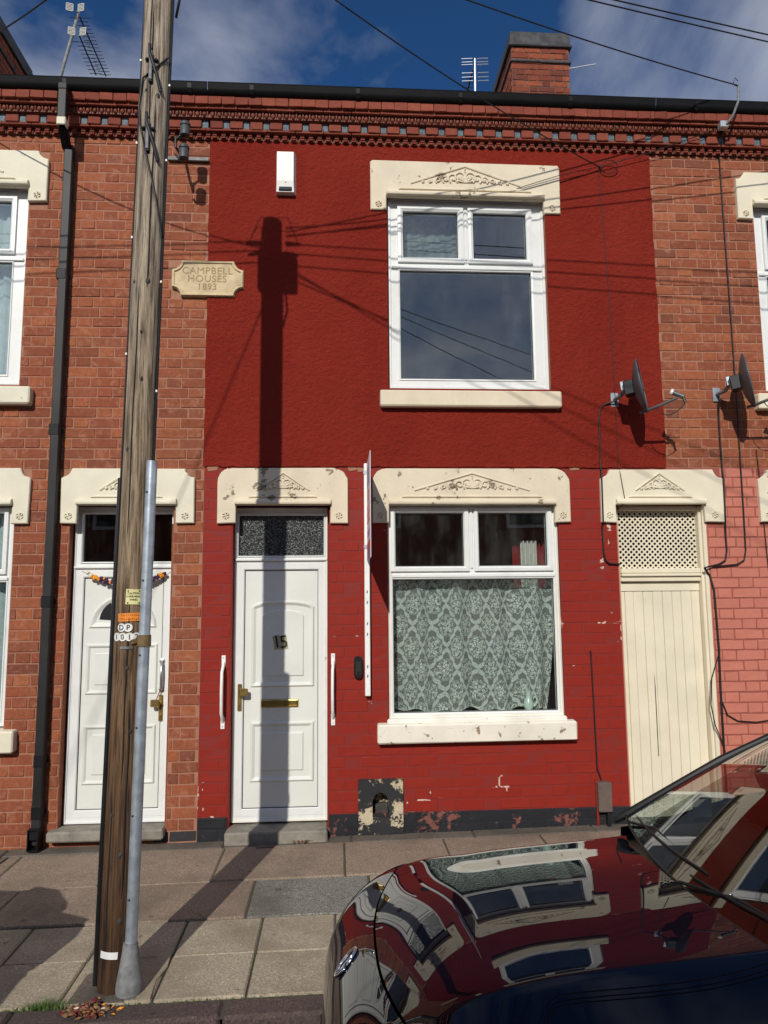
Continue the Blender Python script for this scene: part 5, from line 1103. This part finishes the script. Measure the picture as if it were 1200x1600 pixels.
for m, n in (('dry', 90), ('dry_red', 60), ('f_orange', 12), ('f_white', 5)):
    mb = MB()
    for k in range(n):
        x = rr.gauss(-1.095 if m != 'f_orange' else -1.045, .05); y = rr.gauss(-2.135, .022); z = zg(x, y)+.006+max(0, .035-abs(x+1.09)*.3)*rr.random(); s = rr.uniform(.008, .019)
        a, b = rr.uniform(0, 6.28), rr.uniform(-.8, .8); T = Matrix.Translation((x, y, z)) @ Matrix.Rotation(a, 4, 'Z') @ Matrix.Rotation(b, 4, 'X')
        mb.add([T @ Vector(p) for p in ((-s, 0, 0), (0, -s*.6, .002), (s, 0, .004), (0, s*.6, .002), (0, 0, s*.5))], [(0, 1, 4), (1, 2, 4), (2, 3, 4), (3, 0, 4)])
    mb.build('petals', M[m], fp)['kind'] = 'stuff'
lf = MB()
for k in range(14): x = rr.gauss(-.25, .03); y = rr.gauss(-.125, .012); a = rr.uniform(0, 6); s = .016; lf.add([(x-s*math.cos(a), y-s*math.sin(a), zg(x, y)+.006), (x+s*.5*math.sin(a), y-s*.5*math.cos(a), zg(x, y)+.012), (x+s*math.cos(a), y+s*math.sin(a), zg(x, y)+.014), (x-s*.5*math.sin(a), y+s*.5*math.cos(a), zg(x, y)+.018)], [(0, 1, 2, 3)])
tag(lf.build('fallen_leaves', M['dry']), 'few dry orange leaves below the numbered door step', 'leaves', kind='stuff')
# ------------------------------------------------------------------ car
_pf = np.polyfit([0, .10, .2, .3, .41, .55, .66, .775, .9, 1.0, 1.12], [.555, .610, .684, .757, .826, .886, .920, .946, .968, .985, .998], 4)
zt_ = lambda u: float(np.polyval(_pf, min(u, 1.12)))
LEN = 4.05
def Wd(s):
    if s < .5: return .60+.27*math.sqrt(max(0, 1-(1-s/.5)**2.2))
    if s > LEN-.4: return .66+.21*math.sqrt(max(0, 1-(1-(LEN-s)/.4)**2.2))
    return .87
CT = np.linspace(-.87, .87, 1741); ss_ = lambda a, b, x: (lambda k: k*k*(3-2*k))(np.clip((x-a)/(b-a), 0, 1)); tq = CT+.05
SL = np.where(tq > 0, -(.195*ss_(0, .40, tq)-.05*ss_(.46, .66, tq)), .085*ss_(0, .36, -tq)+.26*ss_(.375, .40, -tq))      # cross slope of the bonnet: soft hollow, then a crease
CZ = np.concatenate([[0], np.cumsum((SL[1:]+SL[:-1])/2*np.diff(CT))]); CZ = CZ-CZ.max()
def top(s, tn):
    t = abs(tn); z = zt_(math.sqrt(max(s, 0)))+float(np.interp(tn, CT, CZ))*min(1, .35+s*1.2)
    if t > .62: k = min(1, (t-.62)/.25); z -= .26*(1-(1-k**2.2)**(1/2.2))
    return z
def carP(s, tn, dz=0.0): return (s, tn/.87*Wd(s), top(s, tn)+dz)
XC, YC, ZC = -.050, -3.30, -.240
def build_car(label, rootname='parked_car'):
    T = Matrix.Translation((XC, YC, ZC+.012*.8)); c = thing(rootname, label, 'car', (XC+2.0, YC, ZC), 'cars parked along the kerb')
    def out(mb, name, mat, parent=c, smooth=40): mb.v = [tuple(T @ Vector(v)) for v in mb.v]; return mb.build(name, M[mat], parent, smooth)
    def patch(fn, nu, nv, flange=None): return MB().grid(fn, nu, nv)
    TB = .645; sf = lambda t: .165+.115*(abs(t)/TB)**2.4; sr = lambda t: 1.075+.14*(abs(t)/.7)**2
    tm = lambda v, a, b: a+(b-a)*v
    def shell_patch(fn, nu, nv, name, mat='car', d=.012, parent=c):
        mb = MB().grid(fn, nu, nv); b = []
        for i in range(nu): b.append(fn(i/nu, 0))
        for j in range(nv): b.append(fn(1, j/nv))
        for i in range(nu, 0, -1): b.append(fn(i/nu, 1))
        for j in range(nv, 0, -1): b.append(fn(0, j/nv))
        n = len(b); ctr = Vector(fn(.5, .5)); lo = []
        for p in b: q = Vector(p); q = q+(ctr-q).normalized()*.006; lo.append((q.x, q.y, q.z-d))
        mb.add(b+lo, [(i, i+n, (i+1) % n+n, (i+1) % n) for i in range(n)]); return out(mb, name, mat, parent)
    shell_patch(lambda u, v: (lambda t: carP(sf(t)+(sr(t)-sf(t))*u, t))(tm(v, -TB, TB)), 40, 60, 'bonnet')
    shell_patch(lambda u, v: (lambda t: carP((sf(min(TB, abs(t)))-.007)*u**1.6, t))(tm(v, -.869, .869)), 24, 80, 'front_bumper')
    MB_ = MB().grid(lambda u, v: (lambda t: (carP(0, t)[0]+.0, carP(0, t)[1], .18+(carP(0, t)[2]-.18)*u))(tm(v, -.869, .869)), 8, 30); fb = out(MB_, 'front_face', 'car')
    out(MB().box(-.012, .004, -.42, .42, .30, .42, .005), 'grille', 'car_black', fb); out(MB().box(-.022, -.008, -.26, .26, .33, .44, .003), 'number_plate_blank', 'white_plastic', fb)
    for sd in (-1, 1):
        shell_patch(lambda u, v: (lambda t: carP(sf(TB)+(1.30-sf(TB))*u, t))(sd*tm(v, TB+.006, .869)), 30, 16, 'wing')
        # body side with wheel openings
        s0 = .0
        def side(a, b, name, mat='car'):
            mb = MB(); nu = max(4, int((b-a)/.035)); nv = 16; g = {}
            def sp(s, v): w = Wd(s)*.9985; zt = top(min(s, 3.9), .869); z = .20+(zt-.20)*v; return Vector((s, sd*(w+.015*math.sin(math.pi*v)-.05*(1-v)**3), z))
            vs = [sp(a+(b-a)*i/nu, j/nv) for i in range(nu+1) for j in range(nv+1)]; fs = []
            for i in range(nu):
                for j in range(nv):
                    ids = (i*(nv+1)+j, (i+1)*(nv+1)+j, (i+1)*(nv+1)+j+1, i*(nv+1)+j+1); cc = sum((vs[q] for q in ids), Vector())/4
                    if all(math.hypot(cc.x-wx, cc.z-.31) > .345 for wx in (.82, 3.30)): fs.append(ids)
            mb.add(vs, fs); return out(mb, name, mat)
        side(.0, 1.295, 'wing_side'); d1 = side(1.30, 2.30, 'door'); d2 = side(2.305, 3.15, 'door'); side(3.155, LEN, 'quarter_panel')
        for dd, hs in ((d1, 2.10), (d2, 2.98)): out(MB().box(hs, hs+.16, *sorted((sd*.885, sd*.915)), .82, .845, .008), 'handle', 'car', dd)
        for wx in (.82, 3.30):
            out(MB().tube([(wx+.345*math.cos(R(a)), sd*.872, .31+.345*math.sin(R(a))) for a in range(-18, 199, 8)], .014, 6), 'arch_trim', 'car_black')
            Mw = Matrix.Translation((wx, sd*.76, .31)) @ Matrix.Rotation(R(90), 4, 'X')
            w = out(MB().lathe([(.20, -.10), (.29, -.105), (.315, -.085), (.318, 0), (.315, .085), (.29, .105), (.20, .10)], 36, Mw), 'wheel', 'tyre')
            rim = MB().lathe([(.205, -.10), (.205, -.085), (.06, -.06*sd*0-.07), (.05, -.09)], 30, Mw); rim.lathe([(.205, .10), (.205, .085), (.06, .07), (.05, .09)], 30, Mw); out(rim, 'rim', 'galv', w)
        # belt line, glass and pillars
        bw = lambda s: (.845 if s < 3.4 else .845-.20*((s-3.4)/.6)**2); zb = lambda s: .875+.135*(lambda k: k*k*(3-2*k))(min(1, max(0, (s-1.2)/.75)))+.02*max(0, s-1.9)/2; rr_ = lambda s: (s, sd*(.58-.02*((s-2.7)/1)**2), 1.385-.035*((s-2.55)/.9)**2)
        A0, A1 = (1.235, sd*.745, .955), (2.02, sd*.600, 1.372); sh_ = MB()
        sh_.grid(lambda u, v: (1.25+2.75*u, sd*(.872-(.872-bw(1.25+2.75*u))*v), top(min(1.25+2.75*u, 3.9), .869)+(zb(1.25+2.75*u)-top(min(1.25+2.75*u, 3.9), .869))*v+.02*math.sin(math.pi*v)), 30, 6); out(sh_, 'shoulder', 'car')
        gl_ = MB().grid(lambda u, v: tuple(Vector((1.33+2.35*u, sd*bw(1.33+2.35*u)*.985, zb(1.33+2.35*u))).lerp(Vector(rr_(2.03+1.32*u)), v)), 20, 6); out(gl_, 'side_window', 'screen')
        out(MB().tube([(1.20, sd*.775, .925), A0, (1.62, sd*.678, 1.180), A1], [.014, .017, .017, .018], 8), 'front_pillar', 'car_black')
        out(MB().tube([(2.42, sd*.835, 1.0), (2.50, sd*.72, 1.21), (2.55, sd*.585, 1.375)], [.035, .03, .028], 8), 'middle_pillar', 'car_black')
        out(MB().tube([(3.74, sd*.78, 1.0), (3.55, sd*.68, 1.22), (3.36, sd*.57, 1.36)], [.09, .06, .035], 8), 'rear_pillar', 'car')
        hl_ = MB().grid(lambda u, v: (lambda s, t: carP(s, sd*t, .0035))(.02+.30*u, .70+.15*v*(.5+.5*u)), 14, 6); out(hl_, 'headlight', 'lamp')
        tl_ = MB().box(LEN-.10, LEN-.02, *sorted((sd*.58, sd*.78)), .70, .95, .02); out(tl_, 'tail_light', 'lamp_red')
        mr = MB().ball((2.02, sd*.985, 1.03), .07, .10, .075, 12, 8); mo = out(mr, 'mirror', 'car'); out(MB().tube([(2.0, sd*.84, .99), (2.02, sd*.93, 1.0)], .025, 8), 'mirror_stalk', 'car_black', mo)
    # windscreen, roof, rear
    def base(t): k = t/.745; return Vector((1.12+.115*k*k, t, .950+.005*k*k))
    def head(t): return Vector((2.02-.09*(1-(t/.60)**2), t, 1.372+.038*(1-(t/.60)**2)))
    def scr(u, v): b, h = base(tm(v, -.745, .745)), head(tm(v, -.60, .60)); p = b.lerp(h, u); p.z += .022*math.sin(math.pi*u); return tuple(p); k = 2*v-1; sg = 1 if k > 0 else -1; E0, E1, E2 = Vector((1.235, sg*.745, .955)), Vector((1.62, sg*.678, 1.180)), Vector((2.02, sg*.60, 1.372)); E = E0.lerp(E1, u*2) if u < .5 else E1.lerp(E2, u*2-1); q = base(sg*.74).lerp(head(sg*.60), u); q.z += .028*math.sin(math.pi*u); return tuple(p+(E-q)*abs(k)**3)
    out(MB().grid(scr, 20, 30), 'windscreen', 'screen', c, 180)
    out(MB().tube([scr(.0, k/30) for k in range(31)], .005, 6), 'screen_seal', 'car_black', c, 180); out(MB().tube([scr(1, k/30) for k in range(31)], .012, 6), 'screen_seal', 'car_black', c, 180)
    cw_ = MB().grid(lambda u, v: (lambda t: tuple(Vector(carP(sr(t)+.004, t)).lerp(base(t)+Vector((.07, 0, -.035)), u)+Vector((0, 0, -.016))))(tm(v, -.70, .70)), 4, 30); out(cw_, 'scuttle', 'car_black')
    def roofp(u, v): t = tm(v, -.60, .60); h = head(t); s = h.x+(3.42-h.x)*u; return (s, t*(1-.04*u), h.z+.045*math.sin(math.pi*min(1, u*.9+.12))*.6-.05*u*u)
    out(MB().grid(roofp, 24, 20), 'roof', 'car', c, 180)
    out(MB().grid(lambda u, v: tuple(Vector(roofp(1, v)).lerp(Vector((3.88, tm(v, -.70, .70), 1.02)), u)), 8, 16), 'rear_window', 'screen'); out(MB().grid(lambda u, v: tuple(Vector((3.88, tm(v, -.70, .70), 1.02)).lerp(Vector((LEN-.02-.02*u, tm(v, -.70, .70), .28)), u)+Vector((.05*math.sin(math.pi*u), 0, 0))), 10, 16), 'tailgate', 'car')
    out(MB().box(.25, 3.9, -.78, .78, .17, .30), 'floor_pan', 'car_black'); out(MB().box(.20, 1.15, -.62, .62, .3, .62), 'engine_block', 'car_black')
    for wx in (.82, 3.30): out(MB().box(wx-.36, wx+.36, -.64, .64, .25, .68), 'wheel_housing', 'car_black')
    # cabin
    out(MB().grid(lambda u, v: (lambda t: (1.16+.62*u+.10*(t/.7)**2, t*.98, .905+.03*math.sin(math.pi*u)-.25*max(0, u-.8)))(tm(v, -.70, .70)), 10, 16), 'dashboard', 'car_black')
    st = out(MB().tube([(1.83+.06*math.cos(R(a)), .36+.19*math.sin(R(a))*1.0, .90+.18*math.cos(R(a))) for a in range(0, 361, 15)], .016, 8), 'steering_wheel', 'car_black', c, 60)
    for y in (-.36, .36):
        q = out(MB().box(2.15, 2.65, y-.24, y+.24, .42, .58, .05), 'seat', 'car_black'); out(MB().grid(lambda u, v: (2.60+.22*u-.03*math.sin(math.pi*v), y-.23+.46*v, .55+.62*u), 6, 6), 'seat_back', 'car_black', q); out(MB().box(2.80, 2.88, y-.12, y+.12, 1.18, 1.34, .03), 'headrest', 'car_black', q)
    # wipers
    for (t0, t1, u1) in ((.62, -.02, .06), (.02, -.60, .05)):
        p0 = base(t0)+Vector((-.005, 0, .012)); a = Vector(scr(.05, .5+t0*.55/.74)); b = Vector(scr(u1+.02, .5+t1/1.48)); up = Vector((-.004, 0, .007))
        w = out(MB().tube([p0, a.lerp(b, .35)+up*1.4, a.lerp(b, .62)+up*1.2], [.006, .0045, .003], 6), 'wiper', 'car_black'); out(MB().tube([Vector(scr(.045+.10*k/8*.4, .5+(t0+(t1-t0)*k/8)/1.48))+up for k in range(9)], .0035, 6), 'wiper_blade', 'car_black', w); out(MB().ball(a.lerp(b, .3)+up*1.8, .006, n=8), 'wiper_pivot', 'chrome', w)
    # badge on the nose
    p = Vector(carP(.075, .10)); p2 = Vector(carP(.085, .10)); nrm = (Vector(carP(.075, .14))-p).cross(p2-p).normalized(); nrm = nrm if nrm.z > 0 else -nrm
    Tb = Matrix.Translation(p+nrm*.003) @ nrm.to_track_quat('Z', 'Y').to_matrix().to_4x4(); bg_ = MB()
    bg_.tube([Tb @ Vector((.034*math.cos(R(a)), .050*math.sin(R(a)), 0)) for a in range(0, 361, 15)], .0045, 6); bg_.tube([Tb @ Vector((.017*math.cos(R(a)), .045*math.sin(R(a)), .001)) for a in range(0, 361, 15)], .0035, 6); bg_.tube([Tb @ Vector((.010+.0*k, -.034+.0085*k, .001)) for k in range(9)], .0035, 6); out(bg_, 'badge', 'chrome', c, 180)
    return c
car = build_car('dark navy car parked at the right, bonnet mirroring the red house')
def copy_tree(o, parent=None):
    n = o.copy(); COL.objects.link(n)
    if parent is not None: n.parent = parent; n.matrix_parent_inverse = o.matrix_parent_inverse.copy()
    for ch in list(o.children): copy_tree(ch, n)
    return n
car2 = copy_tree(car); car2['label'] = 'dark car out of frame to the left, its rounded shadow on the pavement'
car2.location = (XC+2.0-5.72, YC+.02, ZC-.05)
pp = thing('parking_paper', 'pale green folded paper inside the car windscreen', 'paper', (1.44, -2.69, .745))
mb = MB(); q = [(1.398, -2.700, .742), (1.440, -2.690, .746), (1.446, -2.684, .838), (1.408, -2.694, .821), (1.478, -2.702, .752), (1.481, -2.698, .820)]; mb.add(q, [(0, 1, 2, 3), (1, 4, 5, 2)]); mb.add([(x+.001, y+.003, z) for x, y, z in q], [(0, 3, 2, 1), (1, 2, 5, 4)]); mb.build('sheet', M['paper'], pp)
# ------------------------------------------------------------------ houses across the road, seen only as reflections
for k, (x0, x1, lab) in enumerate(((-9, -3, 'shaded brick house across the road, left of three, seen only in reflections'), (-3, 3.2, 'shaded brick house across the road, middle of three, seen only in reflections'), (3.2, 9.5, 'shaded brick house across the road, right of three, seen only in reflections'))):
    h = thing('opposite_house', lab, 'house', ((x0+x1)/2, -12, -.12), 'houses across the road'); wins = [(x0+.9+1.5*j*1.55, x0+2.2+1.5*j*1.55, z, z+1.6) for j in range(2) for z in (.8, 3.3)]
    MB().prism(rect(x0, x1, -.3, 5.5), -15.5, -11.6).build('wall', M['brick'], h); MB().extr_x([(-11.4, 5.5), (-13.6, 6.9), (-15.8, 5.5)], x0, x1).build('roof', M['slate'], h)
    for a, b, c_, d in wins:
        w = MB().box(a, b, -11.6, -11.55, c_, d).build('window', M['upvc'], h); MB().box(a+.08, b-.08, -11.55, -11.54, c_+.08, d-.08).build('pane', M['black_plastic'], w)
    dd = MB().box(x1-1.1, x1-.3, -11.6, -11.55, 0, 2.1).build('door', M['car_black'], h)
